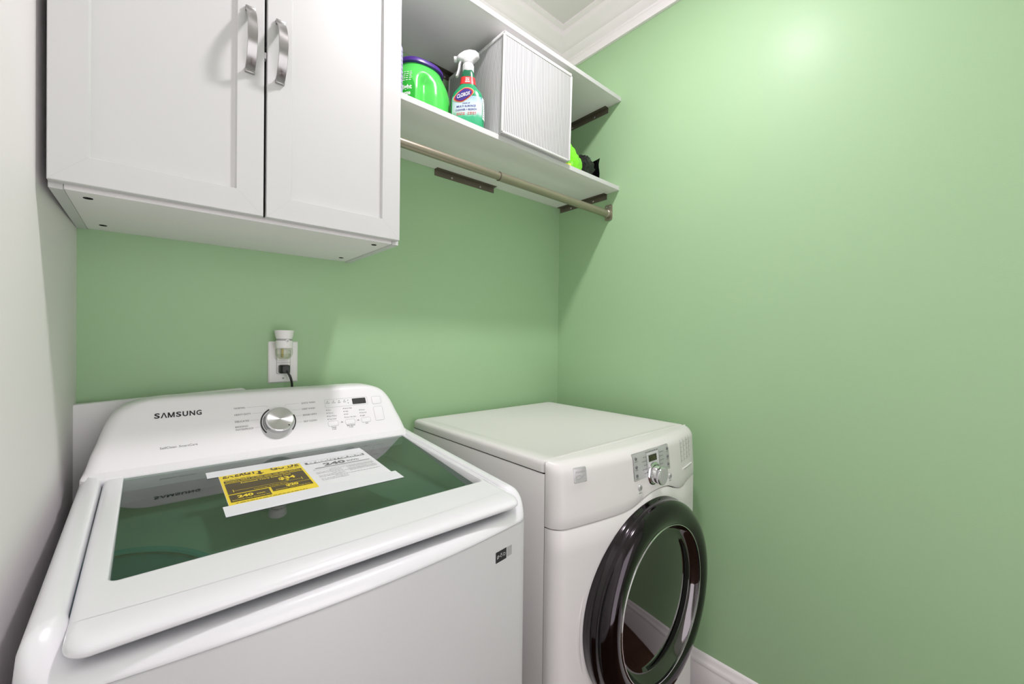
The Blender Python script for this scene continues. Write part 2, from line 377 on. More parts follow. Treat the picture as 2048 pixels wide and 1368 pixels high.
def bow_handle(hx, z0, z1, parent):
    bm = B(); zc = (z0 + z1) / 2; h = (z1 - z0) / 2; rings = []; w = 0.0085; th = 0.0032
    N = 28
    for i in range(N + 1):
        s = -1 + 2 * i / N
        y = -0.365 - 0.032 * (1 - abs(s) ** 2.6) - 0.0005; z = zc + h * s
        ds = 0.01; s2 = max(-1, min(1, s)); dy = 0.032 * 2.6 * abs(s2) ** 1.6 * (1 if s2 > 0 else -1); tz = h; L = math.hypot(dy, tz)
        ny, nz = -tz / L, dy / L        # outward normal
        rings.append([(hx - w, y, z), (hx + w, y, z), (hx + w, y + ny * th, z + nz * th), (hx - w, y + ny * th, z + nz * th)])
    loft(bm, rings, True, True, True)
    bmesh.ops.bevel(bm, geom=[e for e in bm.edges if e.is_manifold and abs(e.verts[0].co.x - e.verts[1].co.x) < 1e-6], offset=0.0006, segments=1, affect='EDGES')
    hd = obj('handle', bm, M['nickel'], parent)
    for z in (z0, z1): obj('handle_foot', bx(hx - w, hx + w, -0.372, -0.3648, z - 0.0045, z + 0.0045, bev=0.001), M['nickel'], hd)
bow_handle(-1.3235, 1.795, 1.918, dl); bow_handle(-1.2695, 1.795, 1.918, dr)

# ------------------------------------------------------------------ shelves, brackets, rod
S1, S2 = 1.8876, 2.2575
def shelf(z, d, label):
    t = thing('wall_shelf', label, 'shelf', (-0.49, -d / 2, z), group=None)
    obj('board', bx(CX1 + 0.0005, -0.0005, -d + 0.001, -0.0008, z, z + 0.0165), M['shelf'], t)
    obj('edge_band', bx(CX1 + 0.0005, -0.0005, -d, -d + 0.0011, z, z + 0.0165, bev=0.0004, seg=1), M['cab'], t)
    return t
shelf(S1, 0.335, 'long white lower shelf with bottles, striped bin and bags on it')
shelf(S2, 0.338, 'long white upper shelf close under the crown moulding, with nothing on it')
def bracket(label, wall, a0, a1, z):
    """an L angle: one leg flat on the wall, the other under the shelf"""
    loc = ((a0 + a1) / 2, -0.002, z) if wall == 'back' else (-0.002, (a0 + a1) / 2, z)
    t = thing('shelf_bracket', label, 'bracket', loc)
    H, D, T = 0.0235, 0.0225, 0.0022
    def bb(a0, a1, d0, d1, z0, z1, bev=0.0006):
        return bx(a0, a1, -d1, -d0, z0, z1, bev=bev, seg=1) if wall == 'back' else bx(-d1, -d0, a0, a1, z0, z1, bev=bev, seg=1)
    obj('wall_leg', bb(a0, a1, 0.0002, T, z - H, z - 0.0003), M['bronze'], t)
    obj('shelf_leg', bb(a0, a1, T, D, z - T - 0.0003, z - 0.0003), M['bronze'], t)
    L = a1 - a0
    for f in (0.27, 0.75):
        a = a0 + L * f
        if wall == 'back': o, ax = (a, -T + 0.0001, z - H * 0.62), 'y'
        else: o, ax = (-T + 0.0001, a, z - H * 0.62), (Vector((0, 1, 0)), Vector((0, 0, 1)), Vector((-1, 0, 0)))
        s = obj('screw', lathe(B(), [(0.0040, 0), (0.0040, 0.0006), (0.0028, 0.0016), (0.0, 0.0018)], o, ax, n=16), M['screw'], t)
        o2 = Vector(o); o2 += Vector((0, -0.0017, 0)) if wall == 'back' else Vector((-0.0017, 0, 0))
        obj('screw_socket', lathe(B(), [(0.0014, 0), (0.0014, 0.0004), (0, 0.0004)], o2, ax, n=8), M['dark'], s)
        c = (a, -0.0135, z - T - 0.0002) if wall == 'back' else (-0.0135, a, z - T - 0.0002)
        obj('screw', lathe(B(), [(0.0028, 0), (0.0028, -0.0008), (0.0, -0.0012)], c, 'z', n=12), M['bronze'], t)
    return t
bracket('bronze angle bracket on the back wall under the middle of the lower shelf', 'back', -0.684, -0.404, S1)
bracket('bronze angle bracket on the right wall under the lower shelf, behind the rod end', 'right', -0.274, -0.006, S1)
bracket('bronze angle bracket on the right wall under the upper shelf', 'right', -0.275, -0.010, S2)
bracket('bronze angle bracket on the back wall under the upper shelf, behind the bottles', 'back', -0.72, -0.44, S2)
t = thing('closet_rod', 'champagne metal telescopic hanging rod under the lower shelf', 'rod', (-0.5, -0.284, 1.797))
YR, ZR = -0.285, 1.7985
obj('thin_tube', tube(B(), [(CX1 + 0.002, YR, ZR), (-0.606, YR, ZR)], 0.0125, 24), M['rod'], t)
obj('thick_tube', lathe(B(), [(0.0127, -0.608), (0.0147, -0.608), (0.0147, -0.022), (0.0127, -0.022)], (0, YR, ZR), 'x', 24), M['rod'], t)
obj('joint_ring', lathe(B(), [(0.0128, -0.6093), (0.0152, -0.6088), (0.0152, -0.6065), (0.0128, -0.6065)], (0, YR, ZR), 'x', 24), M['bronze'], t)
def flange(xw, sgn):
    pts = rrect(YR - 0.018, YR + 0.018, 1.772, 1.838, 0.008, 5)
    f = obj('end_flange', loft(B(), [[(xw, y, z) for y, z in pts], [(xw + sgn * 0.004, y, z) for y, z in pts]], True, True, True), M['rod'], t)
    obj('rod_cup', lathe(B(), [(0.0172, xw + sgn * 0.004), (0.0172, xw + sgn * 0.02), (0.0148, xw + sgn * 0.022), (0.0148, xw + sgn * 0.006)], (0, YR, ZR), 'x', 24, cap=False), M['rod'], f)
    for dy in (-0.009, 0.009):
        obj('screw', lathe(B(), [(0.0034, 0), (0.003, 0.0016), (0, 0.002)], (xw + sgn * 0.004, YR + dy, 1.8285), (Vector((0, 1, 0)), Vector((0, 0, 1)), Vector((sgn, 0, 0))), n=12), M['screw'], f)
flange(-0.0003, -1); flange(CX1 + 0.0003, 1)

# ------------------------------------------------------------------ things on the lower shelf
ST = S1 + 0.0167
# striped fabric bin
bw, bd, bh = 0.318, 0.315, 0.318
bxc, byf = -0.493, -0.350
t = thing('storage_bin', 'large white storage cube with thin grey pinstripes overhanging the lower shelf', 'storage bin', (bxc, byf + bd / 2, ST))
x0, x1, y0, y1 = bxc - bw / 2, bxc + bw / 2, byf, byf + bd
bm = B(); N = 10; rings = []
for j, (z, ins) in enumerate(((0.0, 0.004), (0.004, 0.001), (0.08, 0.0), (0.2, -0.0012), (bh - 0.02, 0.0), (bh, 0.0))):
    pts = rrect(x0 + ins, x1 - ins, y0 + ins, y1 - ins, 0.005, 3); rings.append([(x, y, ST + z) for x, y in pts])
loft(bm, rings, True, True, True)
bin_parts = []
obj('fabric_box', bm, M['stripe'], t)
for nm, (a0, a1, c0, c1) in {'front': (x0, x1, y0, y0), 'left': (x0, x0, y0, y1), 'right': (x1, x1, y0, y1), 'rear': (x0, x1, y1, y1)}.items():
    e = 0.0022; obj('top_binding', bx(a0 - e, a1 + e, c0 - e, c1 + e, ST + bh - 0.009, ST + bh + 0.002, bev=0.0015), M['bin_trim'], t)
for cx, cy in ((x0, y0), (x1, y0), (x0, y1)):
    obj('corner_binding', bx(cx - 0.0032, cx + 0.0032, cy - 0.0032, cy + 0.0032, ST + 0.004, ST + bh - 0.008, bev=0.002), M['bin_trim'], t)
bm = B(); box(bm, x0 + 0.004, x1 - 0.004, y0 - 0.002, y0 + 0.010, ST + 0.0005, ST + 0.0085, bev=0.003)
obj('bottom_binding', bm, M['bin_trim'], t)
obj('handle_tab', bx(x1 + 0.0005, x1 + 0.003, y0 + 0.02, y0 + 0.05, ST + bh - 0.035, ST + bh - 0.012, bev=0.001), M['bin_trim'], t)

for o in t.children:
    for v in o.data.vertices: v.co.x += .0075 * max(0, v.co.z) / bh

# spray bottle, built in its own frame: x along the nozzle (nozzle at -x), label faces -y
sp = thing('spray_bottle', 'green spray bottle with a white trigger head and blue oval logo, beside the striped bin', 'spray bottle', (-0.724, -0.269, ST), (0, 0, R(-40)))
sp.scale = (1.05, 1.05, 1.05)
def sb_ab(z):
    K = [(0, .046, .026), (.004, .049, .029), (.06, .050, .030), (.095, .0485, .0295), (.115, .042, .027), (.128, .031, .0225), (.137, .0245, .020), (.15, .022, .019), (.168, .0205, .018), (.178, .018, .0165), (.184, .0145, .0145)]
    for (z0, a0, b0), (z1, a1, b1) in zip(K, K[1:]):
        if z <= z1:
            f = (z - z0) / (z1 - z0); return a0 + (a1 - a0) * f, b0 + (b1 - b0) * f
    return K[-1][1:]
def sup(a, b, n, k, N=40):
    t_ = 2 * PI * k / N; c, s = math.cos(t_), math.sin(t_)
    return a * math.copysign(abs(c) ** (2 / n), c), b * math.copysign(abs(s) ** (2 / n), s)
def sb_rings(zs, grow=0.0, n=3.2):
    return [[(*sup(sb_ab(z)[0] + grow, sb_ab(z)[1] + grow, n, k), z) for k in range(40)] for z in zs]
obj('bottle_body', loft(B(), sb_rings([0, .002, .004, .02, .06, .08, .095, .105, .115, .122, .128, .133, .137, .143, .15]), True, True), M['sprayg'], sp, True)
obj('red_neck_band', loft(B(), sb_rings([.1385, .145, .150, .156, .1605], 0.0006)), M['red'], sp, True)
obj('bottle_neck', loft(B(), sb_rings([.15, .16, .168, .173, .178, .181, .184], 0.0), True, False, True), M['sprayd'], sp, True)
def sb_map(lift):
    def f(u, z):
        a, b_ = sb_ab(z); q = max(0.0, 1 - min(1, abs(u) / a) ** 3.2) ** (1 / 3.2); return Vector((u, -b_ * q - lift, z))
    return f
mp = sb_map(0.0005)
lab = obj('front_label', p_rect(B(), mp, -.044, .044, .006, .098, 20, 14), M['spraylabel'], sp, True)
mpl = sb_map(0.0009)
def dia(s, cx=-0.010, cz=.100):
    return [(cx + s * .028 * math.copysign(abs(math.cos(a)) ** 1.25, math.cos(a)), cz + 0.010 * math.cos(a) * s + s * .0185 * math.copysign(abs(math.sin(a)) ** 1.25, math.sin(a))) for a in [2 * PI * k / 32 for k in range(32)]]
def sb_logo(lift): 
    f = sb_map(lift); return lambda u, z: Vector((u, min(f(u, z).y, f(u, min(z, .108)).y), z))
lg = obj('logo_rim', p_poly(B(), sb_logo(0.0012), dia(1.1)), M['logoyellow'], sp, True)
obj('logo_band', p_poly(B(), sb_logo(0.0017), dia(1.02)), M['logored'], sp, True)
obj('logo_field', p_poly(B(), sb_logo(0.0022), dia(0.86)), M['navy'], sp, True)
def sb_skew(lift):
    f = sb_logo(lift); return lambda u, v: f(u, .0940 + v + 0.32 * (u + .010))
obj('logo_lettering', p_text(B(), sb_skew(0.0027), 'CLOROX', -.010, 0, .0165, 'CENTER', 0.012, width=.038), M['inkwhite'], sp, True)
bm = B(); q = sb_map(0.0012)
for s, v, sz, wd in (('CLEAN UP', .074, .005, .022), ('MULTI SURFACE', .0645, .0075, .056), ('CLEANER + BLEACH', .0545, .0075, .062)):
    p_text(bm, lambda u, vv, v0=v: q(u, v0 + vv + 0.08 * u), s, -.002, 0, sz, 'CENTER', 0.02, width=wd)
obj('label_lettering', bm, M['navy'], sp, True)
bm = B()
for v in (.047, .0425):
    squiggle(bm, lambda u, vv: q(u, vv + 0.08 * u), -.03, v, .024, .003, int(v * 9999)); squiggle(bm, lambda u, vv: q(u, vv + 0.08 * u), .003, v, .024, .003, 3)
obj('label_small_print', bm, M['red'], sp, True, kind='stuff')
bm = B()
for i, s in enumerate(('KILLS', '99.9%', 'GERMS')): p_text(bm, sb_map(0.0012), s, 0, .1535 - i * .0052, .0048, 'CENTER', 0.03)
obj('band_lettering', bm, M['inkwhite'], sp, True)
# side label on +x face
def sb_side(lift):
    def f(v, z):
        a, b_ = sb_ab(z); q_ = max(0.0, 1 - min(1, abs(v) / b_) ** 3.2) ** (1 / 3.2); return Vector((a * q_ + lift, v, z))
    return f
obj('side_label', p_rect(B(), sb_side(0.0006), -.020, .020, .035, .098, 8, 8), M['paper'], sp, True)
bm = B()
for i in range(9): squiggle(bm, sb_side(0.001), -.018, .090 - i * .006, .034, .003, i)
obj('side_print', bm, M['sprayg'], sp, True, kind='stuff')
obj('collar', lathe(B(), [(.0155, .181), (.0165, .183), (.0165, .203), (.0145, .206), (.0, .206)], (0, 0, 0), n=28), M['sprayw'], sp, True)
bm = B()
for k in range(28):
    a = 2 * PI * k / 28; c, s = math.cos(a), math.sin(a)
    box(bm, .0162 * c - .0008, .0162 * c + .0008, .0162 * s - .0008, .0162 * s + .0008, .184, .202)
obj('collar_ribs', bm, M['sprayw'], sp, True, kind='stuff')
# trigger head: side profile (x, z) swept with rounded width
prof = [(-.036, .2185), (-.034, .226), (-.027, .234), (-.012, .2435), (.006, .2475), (.022, .245), (.031, .238), (.033, .230), (.026, .222), (.016, .214), (.012, .205), (-.012, .205), (-.015, .212), (-.024, .2145)]
bm = B(); hw = .0135
c = Vector((sum(p[0] for p in prof) / len(prof), sum(p[1] for p in prof) / len(prof)))
rings = []
for yy, sc_ in ((-hw, .72), (-hw * .85, .88), (-hw * .5, 1.0), (hw * .5, 1.0), (hw * .85, .88), (hw, .72)):
    rings.append([(c.x + (px - c.x) * sc_, yy, c.y + (pz - c.y) * sc_) for px, pz in prof])
loft(bm, rings, True, True, True)
obj('spray_head', bm, M['sprayw'], sp, True, smooth=50)
bm = B(); lathe(bm, [(.0075, 0), (.0085, .002), (.0085, .009), (.003, .010), (.0, .0095)], (-.033, 0, .2215), (Vector((0, 1, 0)), Vector((0, 0, 1)), Vector((-1, 0, 0))), n=16)
obj('nozzle', bm, M['sprayw'], sp, True)
tr = spline([(-.020, 0, .216), (-.025, 0, .205), (-.027, 0, .192), (-.031, 0, .178), (-.034, 0, .170)], 5)
rings = []
for i, p in enumerate(tr):
    w_ = .0085 - .003 * i / len(tr); rings.append([(p.x - .003, p.y - w_, p.z), (p.x + .003, p.y - w_, p.z), (p.x + .003, p.y + w_, p.z), (p.x - .003, p.y + w_, p.z)])
bm = loft(B(), rings, True, True, True); bmesh.ops.bevel(bm, geom=bm.edges[:], offset=.0008, segments=1, affect='EDGES')
obj('trigger', bm, M['sprayw'], sp, True)

# detergent tub
tb = thing('detergent_tub', 'bright green detergent tub with a purple lid and side grip groove', 'detergent tub', (-0.841, -0.166, ST))
KT = [(0, .090, .078), (.006, .097, .083), (.05, .101, .086), (.09, .1005, .0855), (.115, .097, .083), (.135, .091, .079), (.152, .083, .072), (.168, .074, .065), (.178, .069, .061), (.184, .067, .059)]
def tb_ab(z):
    for (z0, a0, b0), (z1, a1, b1) in zip(KT, KT[1:]):
        if z <= z1: f = (z - z0) / (z1 - z0); return a0 + (a1 - a0) * f, b0 + (b1 - b0) * f
    return KT[-1][1:]
def tb_pt(ang, z, grow=0.0):
    """ang in degrees round the tub; a vertical grip groove is pressed in at 268 degrees"""
    a, b_ = tb_ab(z); t_ = R(ang); c, s = math.cos(t_), math.sin(t_); n = 2.3
    x, y = (a + grow) * math.copysign(abs(c) ** (2 / n), c), (b_ + grow) * math.copysign(abs(s) ** (2 / n), s)
    g = math.exp(-((ang - 262) / 9.0) ** 2) * max(0, min(1, (z - .02) / .03)) * max(0, min(1, (.150 - z) / .03))
    return Vector((x, y + 0.020 * g, z))
NT = 120
zs = [0, .003, .006] + [.012 + .006 * k for k in range(29)]
obj('tub_body', loft(B(), [[tb_pt(360 * k / NT, z) for k in range(NT)] for z in zs], True, True, True), M['tubgreen'], tb, True, smooth=60)
lid = [(.072, .064, .180), (.0745, .0665, .182), (.0745, .0665, .190), (.070, .062, .196), (.055, .049, .201), (.03, .027, .203)]
obj('tub_lid', loft(B(), [[(a * math.copysign(abs(math.cos(R(360 * k / 60))) ** .8, math.cos(R(360 * k / 60))), b_ * math.copysign(abs(math.sin(R(360 * k / 60))) ** .8, math.sin(R(360 * k / 60))), z) for k in range(60)] for a, b_, z in lid], True, True, True), M['purple'], tb, True, smooth=50)
def tbm(lift): return lambda u, v: tb_pt(u, v, lift)
bm = B(); g = [[bm.verts.new(tbm(.0006)(186 + (56 - 22 * max(0, (z_ - .09) / .05) ** 2) * i / 14, z_)) for i in range(15)] for z_ in [.012 + .0105 * j for j in range(13)]]
for j in range(12):
    for i in range(14): bm.faces.new((g[j][i], g[j][i + 1], g[j + 1][i + 1], g[j + 1][i]))
obj('tub_label', bm, M['tublabel'], tb, True)
bm = B(); f = lambda u, v: tb_pt(u, v + 0.0003 * (u - 230), .0012)
p_text(bm, f, 'moonlight', 236, .083, .019, 'RIGHT', 0.02, sx=560); p_text(bm, f, 'breeze', 234, .066, .017, 'RIGHT', 0.02, sx=520)
for i in range(5): 
    for k in range(6): p_rect(bm, f, 200 + 6 * k, 200 + 6 * k + 4 + (k * i) % 2, .138 - i * .007, .140 - i * .007)
for i in range(3):
    for k in range(4): p_rect(bm, f, 208 + 7 * k, 208 + 7 * k + 5, .048 - i * .009, .051 - i * .009)
obj('tub_lettering', bm, M['inkwhite'], tb, True, kind='stuff')
# lilac canister beside the cabinet
t = thing('canister', 'pale lilac canister tucked against the cabinet side, left of the green tub', 'canister', (-0.9718, -0.287, ST))
obj('canister_body', lathe(B(), [(.0155, 0), (.0165, .002), (.0165, .135), (.0155, .145), (.012, .152), (.010, .158), (0, .159)], (-0.9718, -0.287, ST), n=32), M['lilac'], t)
bm = B(); f = lambda u, v: Vector((-0.9718 + .0169 * math.cos(R(u)), -0.287 + .0169 * math.sin(R(u)), ST + v))
for i in range(9):
    for k in range(8): p_rect(bm, f, 230 + 16 * k, 230 + 16 * k + 13, .13 - i * .012, .1325 - i * .012)
obj('canister_print', bm, M['inkgrey'], t, kind='stuff')
# bags
def film_bag(name, label, loc, size, material, seed, rot=0, amp=0.22, taper=0.0, lean=0.0):
    t = thing(name, label, 'bag', loc, (0, 0, rot))
    bm = B(); bmesh.ops.create_icosphere(bm, subdivisions=5, radius=1)
    for v in bm.verts:
        p = v.co.copy(); q = p * 1.6 + Vector((seed, seed * 2.3, 0))
        n = noise.noise(q) * 0.6 + (1 - abs(noise.noise(q * 2.1)) * 2) * 0.35 + noise.noise(q * 4.5) * 0.22 + (1 - abs(noise.noise(q * 6.0)) * 2) * 0.12
        if taper: hgt = p.z * .5 + .5; p.x = p.x * (1 - taper * hgt) + lean * hgt; p.y *= 1 - taper * hgt * .6
        v.co = Vector((p.x * size[0], p.y * size[1], (p.z * 0.5 + 0.5) * 2 * size[2])) * (1 + amp * n)
        if v.co.z < 0.001: v.co.z = 0.001 + 0.0005 * random.random()
    obj('bag_body', bm, material, t, True, smooth=60)
    return t
gb = film_bag('wipes_bag', 'crumpled bright green plastic bag squeezed behind the striped bin', (-0.235, -0.262, ST), (0.070, 0.044, 0.062), M['baggreen'], 3.1, R(-25), 0.18, 0.45, -.30)
obj('yellow_print', bx(-.055, -.012, -.0485, -.046, .004, .030, bev=.001), M['bagyellow'], gb, True)
bb = film_bag('refill_pouch', 'glossy black plastic pouch at the end of the lower shelf, by the right wall', (-0.125, -0.235, ST), (0.064, 0.042, 0.057), M['bagblack'], 9.4, R(-15), 0.2)
bm = B(); g = []
for j in range(9):
    row = []
    for i in range(5):
        row.append(bm.verts.new((0.056 + .002 * math.sin(j * .9 + i), -.046 + .012 * i + .002 * math.sin(j * 1.3), .003 + .0130 * j)))
    g.append(row)
for j in range(8):
    for i in range(4): bm.faces.new((g[j][i], g[j][i + 1], g[j + 1][i + 1], g[j + 1][i]))
bmesh.ops.solidify(bm, geom=bm.faces[:], thickness=0.0015)
obj('sealed_edge', bm, M['bagblack'], bb, True)

# ------------------------------------------------------------------ outlet, freshener, plug
t = thing('wall_outlet', 'white outlet cover plate on the green back wall above the washer', 'outlet', (-1.181, -0.002, 1.187))
pts = rrect(-1.2195, -1.1425, 1.127, 1.2465, 0.003, 3); pti = rrect(-1.2165, -1.1455, 1.130, 1.2435, 0.002, 3)
obj('cover_plate', loft(B(), [[(x, -0.0003, z) for x, z in pts], [(x, -0.003, z) for x, z in pts], [(x, -0.0055, z) for x, z in pti]], True, True, True), M['plate'], t)
po = rrect(-1.1985, -1.1635, 1.1535, 1.2205, 0.002, 3)
obj('receptacle_outline', loft(B(), [[(x, -0.0057, z) for x, z in rrect(-1.1992, -1.1628, 1.1528, 1.2212, .0025, 3)], [(x, -0.0057, z) for x, z in rrect(-1.1984, -1.1636, 1.1536, 1.2204, .002, 3)]]), M['inkgrey'], t)
obj('receptacle', loft(B(), [[(x, -0.0054, z) for x, z in po], [(x, -0.0066, z) for x, z in rrect(-1.1979, -1.1641, 1.1541, 1.2199, .002, 3)]], True, True, True), M['plate'], t)
obj('receptacle_slot', bx(-1.198, -1.164, -0.0068, -0.0064, 1.1845, 1.1851), M['inkgrey'], t)
obj('plate_screw', lathe(B(), [(.003, 0), (.0026, .0008), (0, .001)], (-1.181, -.0055, 1.1395), 'y', 12), M['inklight'], t)
t = thing('air_freshener', 'white plug-in air freshener with a clear oil vial, in the wall outlet', 'air freshener', (-1.185, -0.035, 1.245))
FX, FY = -1.186, -0.036
obj('flared_top', lathe(B(), [(.0, 1.277), (.019, 1.2765), (.0245, 1.2785), (.0252, 1.2775), (.0225, 1.262), (.0205, 1.2555), (.0, 1.2555)][1:-1] + [(.0205, 1.2545)], (FX, FY, 0), n=32), M['plate'], t)
obj('waist_ring', lathe(B(), [(.0195, 1.2545), (.0195, 1.2495)], (FX, FY, 0), n=32), M['inklight'], t)
obj('housing', lathe(B(), [(.0195, 1.2495), (.0215, 1.249), (.0222, 1.240), (.0225, 1.229), (.0205, 1.2275)], (FX, FY, 0), n=32), M['plate'], t)
obj('prong_block', bx(FX - .015, FX + .015, FY + .01, -0.0067, 1.192, 1.245, bev=.003), M['plate'], t)
d = obj('dial', lathe(B(), [(.0055, 0), (.0055, .002), (.0045, .003), (.0, .003)], (FX + .004, FY - .0205, 1.2485), 'y', 20), M['plate'], t)
obj('dial_mark', lathe(B(), [(.0026, 0), (.0026, .0004), (.0, .0004)], (FX + .004, FY - .0235, 1.2485), 'y', 12), M['inklight'], d)
v = obj('glass_vial', lathe(B(), [(.0208, 1.2274), (.0225, 1.224), (.0225, 1.212), (.0195, 1.203), (.013, 1.1965), (.0, 1.1955)], (FX, FY, 0), n=28, cap=False), M['vial'], t)
obj('fragrance_oil', lathe(B(), [(.0165, 1.212), (.0175, 1.206), (.011, 1.1985), (.0, 1.198)], (FX, FY, 0), n=20), M['vial'], v)
obj('wick', tube(B(), [(FX - .004, FY, 1.226), (FX - .004, FY, 1.202)], .0028, 8), M['oil'], v)
t = thing('power_cord', 'black plug and cord running from the outlet down behind the washer', 'power cord', (-1.178, -0.02, 1.165))
bm = B(); rings = []
for y_, sx_, sz_ in ((-.0067, .0115, .0105), (-.010, .0135, .012), (-.024, .0135, .012), (-.030, .0105, .0105), (-.034, .008, .009)):
    rings.append([(-1.1805 + x, y_, 1.1665 + z) for x, z in rrect(-sx_, sx_, -sz_, sz_, .004, 3)])
loft(bm, rings, True, True, True); obj('plug', bm, M['black'], t)
bm = tube(B(), spline([(-1.179, -.031, 1.163), (-1.1745, -.036, 1.155), (-1.169, -.037, 1.143), (-1.165, -.035, 1.125), (-1.164, -.033, 1.10), (-1.165, -.031, 1.03), (-1.18, -.03, .9)], 6), .0032, 12)
obj('cord', bm, M['black'], t)

# ------------------------------------------------------------------ loose white panel behind the washer
t = thing('sheet_panel', 'white sheet panel with a dark hole standing between the washer and the green wall', 'panel', (-1.40, -0.03, 0.0), (0, R(-2.6), 0))
pp = rrect(-.185, .175, 0.008, 1.1135, .012, 4)
obj('panel_sheet', loft(B(), [[(x, .012, z) for x, z in pp], [(x, -.004, z) for x, z in pp], [(x * .992, -.006, z * .999) for x, z in pp]], True, True, True), M['panel'], t, True)
obj('round_hole', lathe(B(), [(.009, 0), (.009, .0006), (0, .0006)], (-.092, -.0059, 1.056), 'y', 20), M['dark'], t, True)

# ------------------------------------------------------------------ washer
WX, WH = -1.226, 0.351
def deck(y): return 0.9645 + 0.078 * (y + 0.43)
ws = thing('washing_machine', 'white top-loading washing machine with a tinted glass lid, under the wall cabinet', 'washing machine', (WX, -0.40, 0))
YB, YFW, BOW = -0.065, -0.733, 0.026
def woutline(ins, insf=None, nf=24, r=0.035):
    """plan outline of the washer, counter-clockwise, front bowed; returns [(x, y, frontness)]"""
    insf = ins if insf is None else insf
    x0, x1, yb, yf = WX - WH + ins, WX + WH - ins, YB - ins, YFW + insf
    pts = []; rb = 0.02
    for k in range(5): a = R(90 * k / 4); pts.append((x1 - rb + rb * math.cos(a), yb - rb + rb * math.sin(a), 0))
    for k in range(5): a = R(90 + 90 * k / 4); pts.append((x0 + rb + rb * math.cos(a), yb - rb + rb * math.sin(a), 0))
    for k in range(12): y = yb - rb + (yf + r + .06 - (yb - rb)) * (k + 1) / 13; pts.append((x0, y, 0))
    n = 10
    pts.append((x0, yf + r + .05, 0))
    for k in range(n + 1):
        a = R(180 + 90 * k / n); pts.append((x0 + r + r * math.cos(a), yf + r + r * math.sin(a), k / n))
    for k in range(1, nf):
        x = x0 + r + (x1 - x0 - 2 * r) * k / nf; s = (x - WX) / (WH - r); pts.append((x, yf - BOW * (1 - s * s), 1))
    for k in range(n + 1):
        a = R(270 + 90 * k / n); pts.append((x1 - r + r * math.cos(a), yf + r + r * math.sin(a), 1 - k / n))
    pts.append((x1, yf + r + .05, 0))
    for k in range(12): y = yf + r + .06 + (yb - rb - (yf + r + .06)) * (k) / 13; pts.append((x1, y, 0))
    return pts
def ring(ins, z): return [(x, y, z) for x, y, f in woutline(ins)]
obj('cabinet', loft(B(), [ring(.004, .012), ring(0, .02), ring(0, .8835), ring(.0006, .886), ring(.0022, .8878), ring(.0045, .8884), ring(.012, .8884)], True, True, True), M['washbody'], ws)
def sm(f): return f * f * (3 - 2 * f)
def cover_ring(si, sh, fi, fz, abs_z=None):
    """side inset / drop below the deck, front inset / absolute height"""
    A = woutline(si, fi); out = []
    for x, y, f in A:
        f = sm(f); zs_ = deck(y) + 0.003 + sh if abs_z is None else abs_z
        out.append((x, y, zs_ + (fz - zs_) * f))
    return out
rings = [cover_ring(.003, 0, .003, .8886, .8886), cover_ring(.0006, 0, .0006, .8892, .8892), cover_ring(0, 0, 0, .8905, .8905), cover_ring(.0003, -.040, .0012, .8945), cover_ring(.002, -.018, .0035, .899), cover_ring(.005, -.009, .007, .9035), cover_ring(.009, -.0035, .0115, .907), cover_ring(.015, 0, .018, .9088),
         cover_ring(.027, 0, .026, .9092), cover_ring(.0325, -.002, .034, .9092), cover_ring(.0345, -.008, .044, .909), cover_ring(.036, -.03, .054, .907), cover_ring(.038, 0, .060, .87, .87)]
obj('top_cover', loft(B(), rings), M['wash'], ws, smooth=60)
# inner tub seen through the lid
CT_ = (-1.211, -0.372)
inn = [(x, y, .872) for x, y, f in woutline(.030, .055)]
n = len(inn); cs = []
bm = B(); vo = [bm.verts.new(p) for p in inn]; vi = []
for x, y, z in inn:
    a = math.atan2(y - CT_[1], x - CT_[0]); vi.append(bm.verts.new((CT_[0] + .245 * math.cos(a), CT_[1] + .245 * math.sin(a), .868)))
for i in range(n): bm.faces.new((vo[i], vo[(i + 1) % n], vi[(i + 1) % n], vi[i]))
obj('tub_ring', bm, M['tub'], ws)
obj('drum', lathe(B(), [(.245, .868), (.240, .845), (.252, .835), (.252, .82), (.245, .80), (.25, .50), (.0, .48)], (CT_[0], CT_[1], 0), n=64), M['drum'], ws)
obj('agitator', lathe(B(), [(.16, .50), (.13, .52), (.06, .55), (.04, .575), (.028, .59), (.0, .595)], (CT_[0], CT_[1], 0), n=40), M['tub'], ws)
bm = B(); rings = []
for g_, z in ((1.0, .876), (1.0, .897), (.985, .9), (.94, .9), (.925, .897), (.9, .885)):
    rings.append([(-1.535 + .165 * g_ * math.cos(R(90 * k / 24)), -.64 + .25 * g_ * math.sin(R(90 * k / 24)), z) for k in range(25)] + [(-1.535, -.64, z)])
loft(bm, rings[:5], True, True, False); obj('dispenser_rim', bm, M['tealrim'], ws)
bm = B(); p_poly(bm, lambda u, v: Vector((u, v, .893)), [(p[0], p[1]) for p in rings[4]]); obj('dispenser_cup', bm, M['teal'], ws)
